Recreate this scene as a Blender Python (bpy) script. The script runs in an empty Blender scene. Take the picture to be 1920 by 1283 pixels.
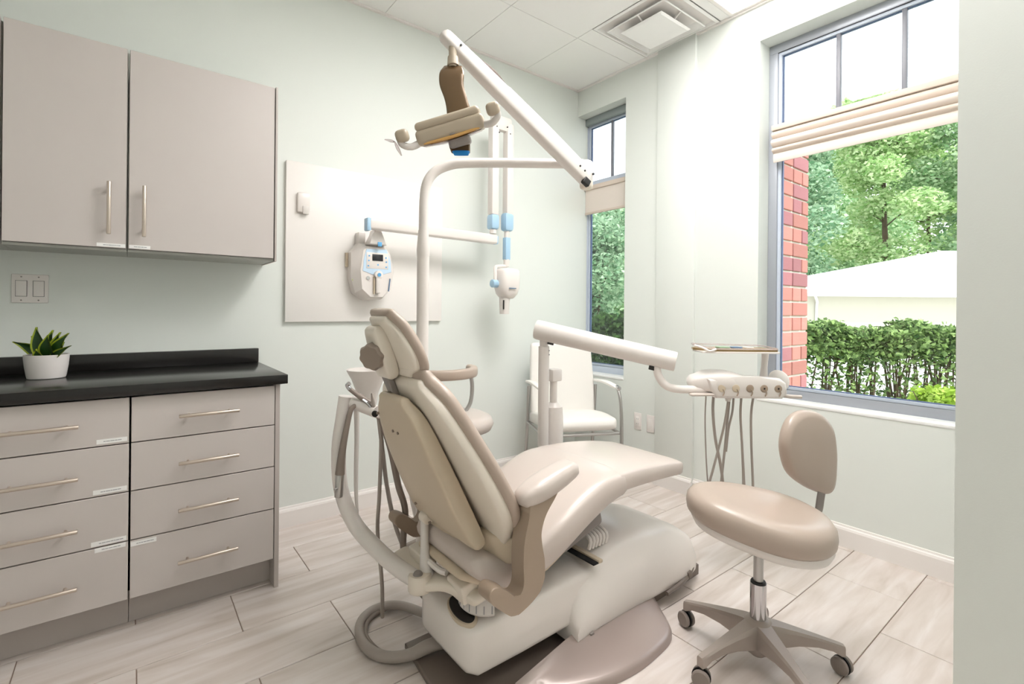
import bpy, bmesh, math, random
from mathutils import Vector, Matrix
random.seed(7)
scn = bpy.context.scene
COL = scn.collection
V = Vector

# ------------------------------------------------------------------ camera
YAW, PITCH, ROLL, F, CX, CY = 0.909755, 0.000516, 0.0092035, 920.06, 958.73, 581.41
fw = V((math.cos(YAW)*math.cos(PITCH), math.sin(YAW)*math.cos(PITCH), math.sin(PITCH)))
rt = V((math.sin(YAW), -math.cos(YAW), 0)); up = rt.cross(fw)
c_, s_ = math.cos(ROLL), math.sin(ROLL)
rr, uu = c_*rt + s_*up, -s_*rt + c_*up
cam_d = bpy.data.cameras.new('camera'); cam = bpy.data.objects.new('camera', cam_d); COL.objects.link(cam)
m = Matrix((rr, uu, -fw)).transposed().to_4x4(); m.translation = V((0, 0, 1.18)); cam.matrix_world = m
cam_d.sensor_fit = 'HORIZONTAL'; cam_d.sensor_width = 36.0; cam_d.lens = F/1920*36
cam_d.shift_x = (960-CX)/1920; cam_d.shift_y = -(641.5-CY)/1920
cam_d.clip_start = 0.05; cam_d.clip_end = 300
scn.camera = cam

# ------------------------------------------------------------------ world, sun, exposure
w = bpy.data.worlds.new('sky'); scn.world = w; w.use_nodes = True
nt = w.node_tree; nt.nodes.clear()
out = nt.nodes.new('ShaderNodeOutputWorld'); bg = nt.nodes.new('ShaderNodeBackground')
tc = nt.nodes.new('ShaderNodeTexCoord'); sep = nt.nodes.new('ShaderNodeSeparateXYZ'); ramp = nt.nodes.new('ShaderNodeValToRGB')
nt.links.new(tc.outputs['Generated'], sep.inputs[0]); nt.links.new(sep.outputs['Z'], ramp.inputs[0])
ramp.color_ramp.elements[0].color = (1.0, 1.0, 1.0, 1); ramp.color_ramp.elements[1].color = (0.72, 0.85, 1.0, 1)
nt.links.new(ramp.outputs[0], bg.inputs[0]); bg.inputs[1].default_value = 1.7
nt.links.new(bg.outputs[0], out.inputs[0])
sun_d = bpy.data.lights.new('sun', 'SUN'); sun_d.energy = 3.2; sun_d.angle = math.radians(1.5); sun_d.color = (1, .96, .88)
sun = bpy.data.objects.new('sun', sun_d); COL.objects.link(sun); sun.location = (6, -6, 9)
sun.rotation_euler = V((0.10, -0.62, 0.78)).to_track_quat('Z', 'Y').to_euler()
vs = scn.view_settings; vs.view_transform = 'Standard'; vs.look = 'None'; vs.exposure = 0.60; vs.gamma = 1.0; vs.use_curve_mapping = False
PANEL_E = 21.0

# ------------------------------------------------------------------ materials
def lin(h):
    h = h.lstrip('#'); r = []
    for i in (0, 2, 4):
        v = int(h[i:i+2], 16)/255
        r.append(v/12.92 if v <= .04045 else ((v+.055)/1.055)**2.4)
    return (*r, 1)
MAT = {}
def mat(name, col, rough=.5, metal=0, spec=.5, noise=0, nscale=8, bump=0, bscale=40, trans=0, coat=0, vary=0, emit=None, es=0, sheen=0):
    mt = bpy.data.materials.new(name); mt.use_nodes = True; n = mt.node_tree; b = n.nodes['Principled BSDF']
    c = lin(col); b.inputs['Base Color'].default_value = c; b.inputs['Roughness'].default_value = rough
    b.inputs['Metallic'].default_value = metal; b.inputs['Specular IOR Level'].default_value = spec
    if trans: b.inputs['Transmission Weight'].default_value = trans
    if coat: b.inputs['Coat Weight'].default_value = coat; b.inputs['Coat Roughness'].default_value = .15
    if emit: b.inputs['Emission Color'].default_value = lin(emit); b.inputs['Emission Strength'].default_value = es
    if noise or vary:
        mix = n.nodes.new('ShaderNodeMix'); mix.data_type = 'RGBA'
        mix.inputs[6].default_value = tuple(x*(1-noise-vary) for x in c[:3])+(1,)
        mix.inputs[7].default_value = tuple(min(1, x*(1+noise+vary)) for x in c[:3])+(1,)
        if vary:
            oi = n.nodes.new('ShaderNodeObjectInfo'); n.links.new(oi.outputs['Random'], mix.inputs[0])
        else:
            t = n.nodes.new('ShaderNodeTexCoord'); nz = n.nodes.new('ShaderNodeTexNoise'); nz.inputs['Scale'].default_value = nscale
            nz.inputs['Detail'].default_value = 4
            n.links.new(t.outputs['Object'], nz.inputs['Vector']); n.links.new(nz.outputs['Fac'], mix.inputs[0])
        n.links.new(mix.outputs[2], b.inputs['Base Color'])
    if bump:
        t = n.nodes.new('ShaderNodeTexCoord'); nz = n.nodes.new('ShaderNodeTexNoise'); nz.inputs['Scale'].default_value = bscale
        bp = n.nodes.new('ShaderNodeBump'); bp.inputs['Strength'].default_value = bump; bp.inputs['Distance'].default_value = .002
        n.links.new(t.outputs['Object'], nz.inputs['Vector']); n.links.new(nz.outputs['Fac'], bp.inputs['Height']); n.links.new(bp.outputs[0], b.inputs['Normal'])
    MAT[name] = mt; return mt
mat('wall_paint', '#e4e8e3', .55, bump=.08, bscale=220)
mat('ceiling_white', '#f8f7f5', .8, bump=.15, bscale=150)
mat('trim_white', '#f1ece8', .4)
mat('reveal_white', '#f3f3f1', .5)
mat('laminate', '#cbc3bf', .38, noise=.03, nscale=3)
mat('laminate_edge', '#bfb6b1', .4)
mat('laminate_under', '#c3c4bd', .5)
mat('gap_dark', '#171515', .8)
mat('counter_black', '#1c1a19', .22, noise=.15, nscale=60, spec=.45)
mat('brass_nickel', '#cdc0b4', .36, metal=.75); mat('print_grey', '#a9a9ad', .6)
mat('sticker', '#f4f3f1', .5)
mat('ink', '#8b8c90', .6)
mat('switch_white', '#ece6e2', .35)
mat('screw', '#9a938d', .4, metal=.4)
mat('board_white', '#f4f0ec', .35)
mat('cream', '#eae0d2', .32, coat=.25)
mat('cream_dark', '#cfbfa8', .4, coat=.1)
mat('equip_white', '#e6dfda', .28, coat=.3)
mat('equip_grey', '#dcd6d1', .35, coat=.1)
mat('base_cover', '#efe8e2', .3, coat=.3)
mat('taupe', '#b3a294', .38, coat=.15, bump=.05, bscale=300)
mat('taupe_light', '#cfc3bb', .3, coat=.3)
mat('taupe_dark', '#a4917f', .4, coat=.15)
mat('stool_vinyl', '#b5a598', .36, coat=.2)
mat('knob_grey', '#948579', .4)
mat('bracket_grey', '#8e8682', .4)
mat('base_brown', '#a3948e', .3, metal=.2, coat=.3)
mat('base_brown_dark', '#766a62', .4)
mat('black_plastic', '#161413', .5)
mat('hose_grey', '#a79d95', .4)
mat('hose_dark', '#8d8077', .45)
mat('chrome', '#c9c8ca', .16, metal=1)
mat('steel', '#b9b7b5', .3, metal=.9)
mat('star_base', '#a89d95', .38, metal=.35)
mat('caster_grey', '#8c817a', .4)
mat('blue_light', '#a9cbe4', .35)
mat('blue_mid', '#5fa8dc', .35)
mat('blue_dark', '#5e7896', .4)
mat('panel_blue', '#c4dbef', .4)
mat('screen_dark', '#26262c', .2)
mat('lime', '#c3d61c', .5)
mat('lamp_beige', '#b9ab97', .35, coat=.2)
mat('bronze', '#6e573d', .22, metal=.3, coat=.5)
mat('gold_lens', '#d5a867', .25, metal=.3)
mat('blue_cap', '#1b87d6', .35)
mat('clear_plastic', '#f4e9ea', .15, trans=.75)
mat('chair_white', '#f3f0eb', .45)
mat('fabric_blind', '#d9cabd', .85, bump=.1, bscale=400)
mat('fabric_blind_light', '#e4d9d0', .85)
mat('frame_grey', '#a9adb5', .35, metal=.25)
mat('muntin_grey', '#85868e', .4); mat('frame_light', '#c9d2e0', .4)
mat('gasket', '#4d5f86', .5)
mat('shade_box', '#8f9797', .5)
mat('brick', '#bc7b74', .85, vary=.22, bump=.5, bscale=90)
mat('brick_dark', '#a86d74', .85, vary=.15, bump=.5, bscale=90)
mat('mortar', '#dcd8d0', .9, bump=.4, bscale=120)
mat('pot_white', '#ece6e3', .3, coat=.2)
mat('soil', '#2a211b', .9, bump=.6)
mat('leaf_green', '#1f4514', .4, noise=.35, nscale=30)
mat('leaf_yellow', '#a9b932', .4)
mat('house_wall', '#c9c5b4', .8)
mat('house_roof', '#e8e8e8', .7)
mat('grass', '#7c9a4f', .95, noise=.3, nscale=2)
mat('pavement', '#cfcdc6', .9, noise=.08, nscale=3)
mat('bark', '#5d4c3c', .9, noise=.2, nscale=12)
mat('exterior_wall', '#b0675f', .9)
mat('tray_amber', '#8d7448', .3)
mat('paper_green', '#8ea68a', .6)

def leafmat(name, c1, c2, tr=.35):
    mt = bpy.data.materials.new(name); mt.use_nodes = True; n = mt.node_tree; n.nodes.clear()
    o = n.nodes.new('ShaderNodeOutputMaterial'); d = n.nodes.new('ShaderNodeBsdfDiffuse'); t = n.nodes.new('ShaderNodeBsdfTranslucent')
    ms = n.nodes.new('ShaderNodeMixShader'); ms.inputs[0].default_value = tr
    g = n.nodes.new('ShaderNodeNewGeometry'); mix = n.nodes.new('ShaderNodeMix'); mix.data_type = 'RGBA'
    mix.inputs[6].default_value = lin(c1); mix.inputs[7].default_value = lin(c2)
    n.links.new(g.outputs['Random Per Island'], mix.inputs[0])
    n.links.new(mix.outputs[2], d.inputs[0]); n.links.new(mix.outputs[2], t.inputs[0])
    n.links.new(d.outputs[0], ms.inputs[1]); n.links.new(t.outputs[0], ms.inputs[2]); n.links.new(ms.outputs[0], o.inputs[0])
    MAT[name] = mt
leafmat('foliage_maple', '#8db56c', '#e6f2c4')
leafmat('foliage_dark', '#5f8a64', '#c0d8b6')
leafmat('foliage_mid', '#78a36d', '#d6e8c0')
leafmat('foliage_hedge', '#304f2a', '#b4cd86')
leafmat('foliage_bright', '#8fae3a', '#cfe07a')
leafmat('foliage_deep', '#20361f', '#55733f')

def glassmat():
    mt = bpy.data.materials.new('window_glass'); mt.use_nodes = True; n = mt.node_tree; n.nodes.clear()
    o = n.nodes.new('ShaderNodeOutputMaterial'); t = n.nodes.new('ShaderNodeBsdfTransparent'); g = n.nodes.new('ShaderNodeBsdfGlossy')
    g.inputs['Roughness'].default_value = .02; t.inputs[0].default_value = (.97, .985, .99, 1)
    f = n.nodes.new('ShaderNodeFresnel'); f.inputs[0].default_value = 1.35
    ms = n.nodes.new('ShaderNodeMixShader'); n.links.new(f.outputs[0], ms.inputs[0]); n.links.new(t.outputs[0], ms.inputs[1]); n.links.new(g.outputs[0], ms.inputs[2])
    n.links.new(ms.outputs[0], o.inputs[0]); MAT['glass'] = mt
glassmat()

def floor_mat():
    mt = bpy.data.materials.new('floor_tile'); mt.use_nodes = True; n = mt.node_tree; b = n.nodes['Principled BSDF']
    t = n.nodes.new('ShaderNodeTexCoord'); mp = n.nodes.new('ShaderNodeMapping'); oi = n.nodes.new('ShaderNodeObjectInfo')
    add = n.nodes.new('ShaderNodeVectorMath'); add.operation = 'MULTIPLY_ADD'
    comb = n.nodes.new('ShaderNodeCombineXYZ'); n.links.new(oi.outputs['Random'], comb.inputs[0]); n.links.new(oi.outputs['Random'], comb.inputs[1])
    add.inputs[1].default_value = (37, 91, 0); n.links.new(comb.outputs[0], add.inputs[0]); n.links.new(t.outputs['Object'], add.inputs[2])
    mp.inputs['Scale'].default_value = (1.1, 9, 1); n.links.new(add.outputs[0], mp.inputs[0])
    nz = n.nodes.new('ShaderNodeTexNoise'); nz.inputs['Scale'].default_value = 2.2; nz.inputs['Detail'].default_value = 7; nz.inputs['Distortion'].default_value = .6
    n.links.new(mp.outputs[0], nz.inputs['Vector'])
    cr = n.nodes.new('ShaderNodeValToRGB'); e = cr.color_ramp.elements
    e[0].position = .28; e[0].color = lin('#c8bbb1'); e[1].position = .72; e[1].color = lin('#e6deda')
    x = e.new(.5); x.color = lin('#d9cec7')
    n.links.new(nz.outputs['Fac'], cr.inputs[0]); n.links.new(cr.outputs[0], b.inputs['Base Color'])
    b.inputs['Roughness'].default_value = .3; b.inputs['Specular IOR Level'].default_value = .5
    MAT['floor_tile'] = mt
floor_mat(); mat('grout', '#9b8678', .9)

# ------------------------------------------------------------------ geometry helpers
def sup(th, p):
    c, s = math.cos(th), math.sin(th)
    return math.copysign(abs(c)**p, c), math.copysign(abs(s)**p, s)
def catmull(P, n=6):
    P = [V(p) for p in P]
    if len(P) < 3: return P
    Q = [2*P[0]-P[1]]+P+[2*P[-1]-P[-2]]; o = []
    for i in range(1, len(Q)-2):
        a, b, c, d = Q[i-1:i+3]
        for k in range(n):
            t = k/n
            o.append(.5*((2*b)+(c-a)*t+(2*a-5*b+4*c-d)*t*t+(-a+3*b-3*c+d)*t**3))
    o.append(P[-1]); return o
def interp(vals, m):
    n = len(vals)
    Q = catmull([(v, 0, 0) for v in vals], max(1, (m-1)//(n-1))) if n > 2 else None
    if Q and len(Q) == m: return [q[0] for q in Q]
    r = []
    for i in range(m):
        t = i*(n-1)/(m-1); k = min(int(t), n-2); r.append(vals[k]*(1-(t-k))+vals[k+1]*(t-k))
    return r
def csmooth(P, n=5):
    o = []; m_ = len(P)
    for i in range(m_):
        a, b, c, d = (V((*P[(i+k) % m_], 0)) for k in (-1, 0, 1, 2))
        for k in range(n):
            t = k/n; q = .5*((2*b)+(c-a)*t+(2*a-5*b+4*c-d)*t*t+(-a+3*b-3*c+d)*t**3); o.append((q.x, q.y))
    return o
class G:
    def __init__(s): s.v = []; s.f = []; s.m = []; s.cm = 0; s.mats = []
    def use(s, name):
        if name not in s.mats: s.mats.append(name)
        s.cm = s.mats.index(name); return s
    def add(s, vs_, fs):
        o = len(s.v); s.v += [tuple(p) for p in vs_]; s.f += [tuple(i+o for i in f) for f in fs]; s.m += [s.cm]*len(fs); return s
    def bm(s, b, M=None):
        if M: bmesh.ops.transform(b, matrix=M, verts=b.verts)
        b.verts.index_update(); s.add([v.co[:] for v in b.verts], [[v.index for v in f.verts] for f in b.faces]); b.free(); return s
    def box(s, x0, x1, y0, y1, z0, z1, bev=0, seg=2, M=None):
        if not bev and M is None:
            vs_ = [(x, y, z) for x in (x0, x1) for y in (y0, y1) for z in (z0, z1)]
            return s.add(vs_, [(0, 1, 3, 2), (4, 6, 7, 5), (0, 4, 5, 1), (2, 3, 7, 6), (0, 2, 6, 4), (1, 5, 7, 3)])
        b = bmesh.new(); bmesh.ops.create_cube(b, size=1)
        for v in b.verts: v.co = V(((x0+x1)/2+v.co.x*(x1-x0), (y0+y1)/2+v.co.y*(y1-y0), (z0+z1)/2+v.co.z*(z1-z0)))
        if bev: bmesh.ops.bevel(b, geom=b.edges[:], offset=bev, segments=seg, profile=.5, affect='EDGES')
        return s.bm(b, M)
    def obox(s, c, size, ax, ay, bev=0, seg=3):      # oriented box: centre, size, local x axis, approx local y axis
        ax = V(ax).normalized(); az = ax.cross(V(ay)).normalized(); ay = az.cross(ax)
        M = Matrix((ax, ay, az)).transposed().to_4x4(); M.translation = V(c)
        sx, sy, sz = size
        return s.box(-sx/2, sx/2, -sy/2, sy/2, -sz/2, sz/2, bev, seg, M)
    def tube(s, pts, r, n=12, smooth=6, caps=True):
        P = catmull(pts, smooth) if smooth > 1 else [V(p) for p in pts]
        R_ = interp(list(r), len(P)) if isinstance(r, (list, tuple)) else [r]*len(P)
        T = [(P[min(i+1, len(P)-1)]-P[max(i-1, 0)]).normalized() for i in range(len(P))]
        N = T[0].orthogonal().normalized(); rings = []
        for i, p in enumerate(P):
            N = (N-T[i]*N.dot(T[i])).normalized(); B = T[i].cross(N)
            rings.append([p+R_[i]*(math.cos(a)*N+math.sin(a)*B) for a in (2*math.pi*k/n for k in range(n))])
        return s.loft(rings, caps)
    def loft(s, rings, caps=True, closed=True):
        n = len(rings[0]); vs_ = [p for r in rings for p in r]; fs = []
        for i in range(len(rings)-1):
            for k in range(n if closed else n-1):
                a, b = i*n+k, i*n+(k+1) % n; fs.append((a, b, b+n, a+n))
        if caps: fs.append(tuple(range(n-1, -1, -1))); fs.append(tuple((len(rings)-1)*n+k for k in range(n)))
        return s.add(vs_, fs)
    def cyl(s, a, b, r, r2=None, n=20, bev=0):
        a, b = V(a), V(b); r2 = r if r2 is None else r2
        if bev:
            d = (b-a).normalized()*bev
            return s.tube([a, a+d*.3, a+d, b-d, b-d*.3, b], [r-bev, r-bev*.3, r, r2, r2-bev*.3, r2-bev], n, 1)
        return s.tube([a, b], [r, r2], n, 1)
    def lathe(s, prof, c, axis=(0, 0, 1), n=28):
        ax = V(axis).normalized(); N = ax.orthogonal().normalized(); B = ax.cross(N); c = V(c)
        rings = [[c+ax*h+r*(math.cos(a)*N+math.sin(a)*B) for a in (2*math.pi*k/n for k in range(n))] for r, h in prof]
        return s.loft(rings, prof[0][0] > 1e-5 or True)
    def slab(s, path, W, wid, thk, p=.45, n=28, sm=5, cup=0, ends=True, off=None, bias=None):
        """path of 3D points, W = width direction, half widths, full thicknesses; superelliptic section; cup bends edges along the normal"""
        P = catmull(path, sm); W = V(W).normalized(); m_ = len(P)
        w_ = interp(wid, m_); t_ = interp(thk, m_); rings = []
        for i, q in enumerate(P):
            T = (P[min(i+1, m_-1)]-P[max(i-1, 0)]).normalized(); N = T.cross(W).normalized()
            ring = []
            for k in range(n):
                cx, cy = sup(2*math.pi*k/n, p)
                ring.append(q+W*(cx*w_[i])+N*(cy*t_[i]/2+cup*(cx*cx)*w_[i]))
            rings.append((q, ring, T, w_[i], t_[i]))
        R = [r[1] for r in rings]
        if ends:
            for side in (0, -1):
                q, ring, T, w0, t0 = rings[side]; d = -T if side == 0 else T; ex = []
                e = min(w0, t0/2)
                for a in (30, 60, 85):
                    ca, sa = math.cos(math.radians(a)), math.sin(math.radians(a))
                    kx = (w0-e+e*ca)/w0; kt = ca
                    rr_ = []
                    for pt in ring:
                        l = pt-q; lw = W*(l.dot(W)); ln = l-lw
                        rr_.append(q+lw*kx+ln*max(kt, .05)+d*e*sa)
                    ex.append(rr_)
                R = ex[::-1]+R if side == 0 else R+ex
        return s.loft(R)
    def prism(s, pts, O, U, Vv, depth, bev=0, seg=3):
        """polygon pts (u,v) extruded along U x V by depth"""
        O, U, Vv = V(O), V(U).normalized(), V(Vv).normalized(); Nn = U.cross(Vv).normalized()
        b = bmesh.new(); lo = [b.verts.new(O+U*u+Vv*v) for u, v in pts]; hi = [b.verts.new(O+U*u+Vv*v+Nn*depth) for u, v in pts]
        n = len(pts); b.faces.new(lo[::-1]); tf = b.faces.new(hi)
        for k in range(n): b.faces.new((lo[k], lo[(k+1) % n], hi[(k+1) % n], hi[k]))
        if bev: bmesh.ops.bevel(b, geom=[e for e in tf.edges], offset=bev, segments=seg, profile=.5, affect='EDGES', clamp_overlap=True)
        return s.bm(b)
    def build(s, name, m=None, parent=None, sharp=40, smooth=True, sub=0, **props):
        me = bpy.data.meshes.new(name); me.from_pydata(s.v, [], s.f)
        for mn in ([m] if m else s.mats): me.materials.append(MAT[mn])
        if not m:
            for p, k in zip(me.polygons, s.m): p.material_index = k
        me.update()
        b = bmesh.new(); b.from_mesh(me); bmesh.ops.remove_doubles(b, verts=b.verts, dist=1e-6)
        bmesh.ops.recalc_face_normals(b, faces=b.faces); b.to_mesh(me); b.free()
        if smooth:
            me.polygons.foreach_set('use_smooth', [True]*len(me.polygons))
            if sharp < 180: me.set_sharp_from_angle(angle=math.radians(sharp))
        o = bpy.data.objects.new(name, me); COL.objects.link(o)
        if sub:
            md = o.modifiers.new('smooth', 'SUBSURF'); md.levels = md.render_levels = sub
        par(o, parent)
        for k, v in props.items(): o[k] = v
        return o
def par(o, parent):
    if parent is not None:
        o.parent = parent
        if parent.type == 'EMPTY': o.matrix_parent_inverse = Matrix.Translation(-parent.location)
def thing(name, loc, label, cat, group=None):
    o = bpy.data.objects.new(name, None); COL.objects.link(o); o.location = loc; o.empty_display_size = .05
    return tag(o, label, cat, group)
def tag(o, label, cat, group=None):
    o['label'] = label; o['category'] = cat
    if group: o['group'] = group
    return o
def struct(o, label=None):
    o['kind'] = 'structure'
    if label: o['label'] = label
    return o
def boxo(name, m_, parent, x0, x1, y0, y1, z0, z1, bev=0, seg=2, **k):
    return G().box(x0, x1, y0, y1, z0, z1, bev, seg).build(name, m_, parent, **k)

H = 2.968; WX = 2.87; WY = 2.83
# ------------------------------------------------------------------ floor
fl = struct(boxo('floor', 'grout', None, -1.2, 3.05, -1.3, 2.95, -.12, -.004), 'pale wood-look tile floor')
TL, TW = .622, .2835; k = 0
base_tile = None; r0 = -12
for j in range(-12, 10):
    y0 = .59+TW*j
    off = .335 if j % 2 else .648-.622*0
    for i in range(-4, 6):
        x0 = off+TL*i
        a, b = max(x0, -1.2), min(x0+TL, WX); c, d = max(y0, -1.3), min(y0+TW, WY)
        if b-a < .01 or d-c < .01: continue
        if y0+TW < .25 and x0 > 1.7: continue
        g = .0016
        full = abs((b-a)-TL) < 1e-6 and abs((d-c)-TW) < 1e-6
        if full and base_tile is not None:
            o = base_tile.copy(); COL.objects.link(o); o.location = (a, c, 0); o.parent = fl
        else:
            o = boxo('tile', 'floor_tile', fl, g, b-a-g, g, d-c-g, -.01, 0, .0012, 1, smooth=False); o.location = (a, c, 0)
            if full: base_tile = o

# ------------------------------------------------------------------ walls
struct(boxo('wall_left', 'wall_paint', None, -1.2, 3.02, WY, WY+.15, 0, H), 'pale green painted wall behind the cabinets')
# window wall with two openings (inner skin), openings: small Y 2.34..2.83, big Y .376..1.367
g = G(); SW0, SW1, SB, ST = 2.34, WY, .676, 2.757; BW0, BW1, BB, BT = .376, 1.367, .676, 2.753
XO = 3.04
g.box(WX, XO+.055, SW0, WY, 0, SB); g.box(WX, XO+.055, SW0, WY, ST, H)
g.box(WX, XO+.055, BW1, SW0, 0, H)
g.box(WX, XO+.055, BW0, BW1, 0, BB); g.box(WX, XO+.055, BW0, BW1, BT, H)
g.box(WX, XO+.055, -1.3, BW0, 0, H)
struct(g.build('wall_right', 'wall_paint', None, smooth=False), 'pale green window wall')
struct(boxo('trim_1', 'wall_paint', None, WX-.022, WX, 1.765, 2.05, 0, H, .002), 'shallow painted pilaster between the windows')
struct(boxo('wall_front', 'wall_paint', None, 1.6, 2.868, -1.3, .28, 0, H), 'grey-green wall end at the right edge')
struct(boxo('wall_back', 'wall_paint', None, -1.35, 1.6, -1.45, -1.3, 0, H))
struct(boxo('wall_rear', 'wall_paint', None, -1.35, -1.2, -1.3, 2.98, 0, H))
# sills
for n_, y0, y1, zz in (('trim_2', BW0, BW1, BB), ('trim_3', SW0, SW1, SB)):
    struct(boxo(n_, 'reveal_white', None, WX-.004, 2.985, y0, y1, zz-.004, zz+.012, .003), 'white window sill')
# baseboards
def baseboard(name, a, b, nrm):
    a, b, nrm = V(a), V(b), V(nrm); prof = [(0, 0), (.016, 0), (.016, .085), (.012, .095), (.006, .099), (.004, .108), (0, .11)]
    g = G(); g.loft([[q+nrm*u+V((0, 0, v)) for u, v in prof] for q in (a, b)])
    struct(g.build(name, 'trim_white', None, smooth=False), 'white baseboard')
baseboard('baseboard_left', (.512, WY, 0), (WX, WY, 0), (0, -1, 0))
baseboard('baseboard_right', (WX-.022, 2.05, 0), (WX-.022, 1.765, 0), (-1, 0, 0))
baseboard('baseboard_far', (WX, WY, 0), (WX, 2.05, 0), (-1, 0, 0))
baseboard('baseboard_near', (WX, 1.765, 0), (WX, .28, 0), (-1, 0, 0))

# ------------------------------------------------------------------ ceiling with lay-in panels
ce = struct(boxo('ceiling', 'trim_white', None, -1.35, XO+.055, -1.45, WY+.15, H+.012, H+.06), 'white suspended tile ceiling')
XL = [-1.2, -.995, -.445, .105, .655, 1.205, 1.755, 2.305, 2.86]
YL = [-1.3, -.705, .04, .795, 1.54, 2.285, WY]
lights = {(2.305, .795), (1.755, .795), (1.205, .795), (.655, .04), (1.205, -.705)}  # only the window-side panel is in view; the others are added fill
vent = (2.305, 1.54)
for i in range(len(XL)-1):
    for j in range(len(YL)-1):
        x0, x1, y0, y1 = XL[i], XL[i+1], YL[j], YL[j+1]
        if (x0, y0) in lights or (x0, y0) == vent: continue
        if x0 > 1.6 and y1 < .3: continue
        boxo('ceiling_panel', 'ceiling_white', ce, x0+.0012, x1-.0012, y0+.0012, y1-.0012, H+.001, H+.012, .001, 1, smooth=False)
for x0, x1, y0, y1 in ((2.305, 2.86, 1.54, 1.60), (2.305, 2.86, 2.155, 2.285)):
    boxo('ceiling_panel', 'ceiling_white', ce, x0+.0012, x1-.0012, y0+.0012, y1-.0012, H+.001, H+.012, .001, 1, smooth=False)
struct(boxo('trim_4', 'trim_white', None, -1.2, WX, WY-.016, WY, H-.012, H+.0005), 'white ceiling angle along the left wall')
struct(boxo('trim_5', 'trim_white', None, WX-.016, WX, .28, WY, H-.012, H+.0005), 'white ceiling angle along the window wall')
em = mat('fill_emission', '#ffffff', .5, emit='#fffcfa', es=PANEL_E); mat('lamp_emission_dim', '#ffffff', .5, emit='#fffcfa', es=PANEL_E*.15); mat('fill_emission_low', '#ffffff', .5, emit='#fffcfa', es=PANEL_E*.36)
for (lx, ly), lab in zip(sorted(lights, key=lambda q: (-q[0], -q[1])), ('recessed ceiling light panel by the window wall beside the vent', 'unseen fill panel added in the ceiling, middle of the row of three', 'unseen fill panel added in the same row, furthest from the window wall', 'unseen fill panel added in the passage ceiling behind the camera', 'unseen fill panel added in the ceiling nearest the cabinets')):
    lt = thing('ceiling_light', (lx+.27, ly+.37, H), lab, 'ceiling light')
    x0, x1, y0, y1 = lx+.004, lx+.55, ly+.004, ly+.741
    g = G(); g.box(x0, x1, y0, y0+.022, H-.003, H+.012); g.box(x0, x1, y1-.022, y1, H-.003, H+.012)
    g.box(x0, x0+.022, y0+.022, y1-.022, H-.003, H+.012); g.box(x1-.022, x1, y0+.022, y1-.022, H-.003, H+.012)
    g.build('frame', 'trim_white', lt, smooth=False)
    boxo('diffuser', 'lamp_emission_dim' if lx > 2 else ('fill_emission' if (lx, ly) == (1.205, .795) else 'fill_emission_low'), lt, x0+.022, x1-.022, y0+.022, y1-.022, H+.004, H+.011)
# vent diffuser
vt = thing('ceiling_vent', (2.58, 1.88, H), 'square white stepped air diffuser in the ceiling near the windows', 'vent')
vx, vy = 2.582, 1.878
def sqring(g, r0, z0, r1, z1, t=.004):
    def ring(r, z): return [V((vx+sx*r, vy+sy*r, z)) for sx, sy in ((-1, -1), (1, -1), (1, 1), (-1, 1))]
    g.loft([ring(r0, z0), ring(r1, z1), ring(r1-.002, z1+t), ring(r0-.002, z0+t)], caps=False)
g = G(); sqring(g, .273, H, .255, H-.004); sqring(g, .255, H-.004, .238, H+.055); g.build('outer_frame', 'ceiling_white', vt, smooth=False)
g = G(); sqring(g, .205, H-.022, .16, H+.03); sqring(g, .213, H-.022, .205, H-.024); g.build('middle_ring', 'ceiling_white', vt, smooth=False)
g = G(); g.loft([[V((vx+sx*r, vy+sy*r, z)) for sx, sy in ((-1, -1), (1, -1), (1, 1), (-1, 1))] for r, z in ((.142, H-.03), (.15, H-.034), (.15, H-.036), (.138, H-.044))]); g.build('centre_plate', 'ceiling_white', vt, smooth=False)
for sx, sy in ((1, 0), (-1, 0), (0, 1), (0, -1)): G().cyl((vx+sx*.12, vy+sy*.12, H-.03), (vx+sx*.2, vy+sy*.2, H+.02), .006, n=8).build('hanger', 'trim_white', vt)
boxo('duct_liner', 'ceiling_white', vt, vx-.24, vx+.24, vy-.24, vy+.24, H+.056, H+.062)

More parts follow.
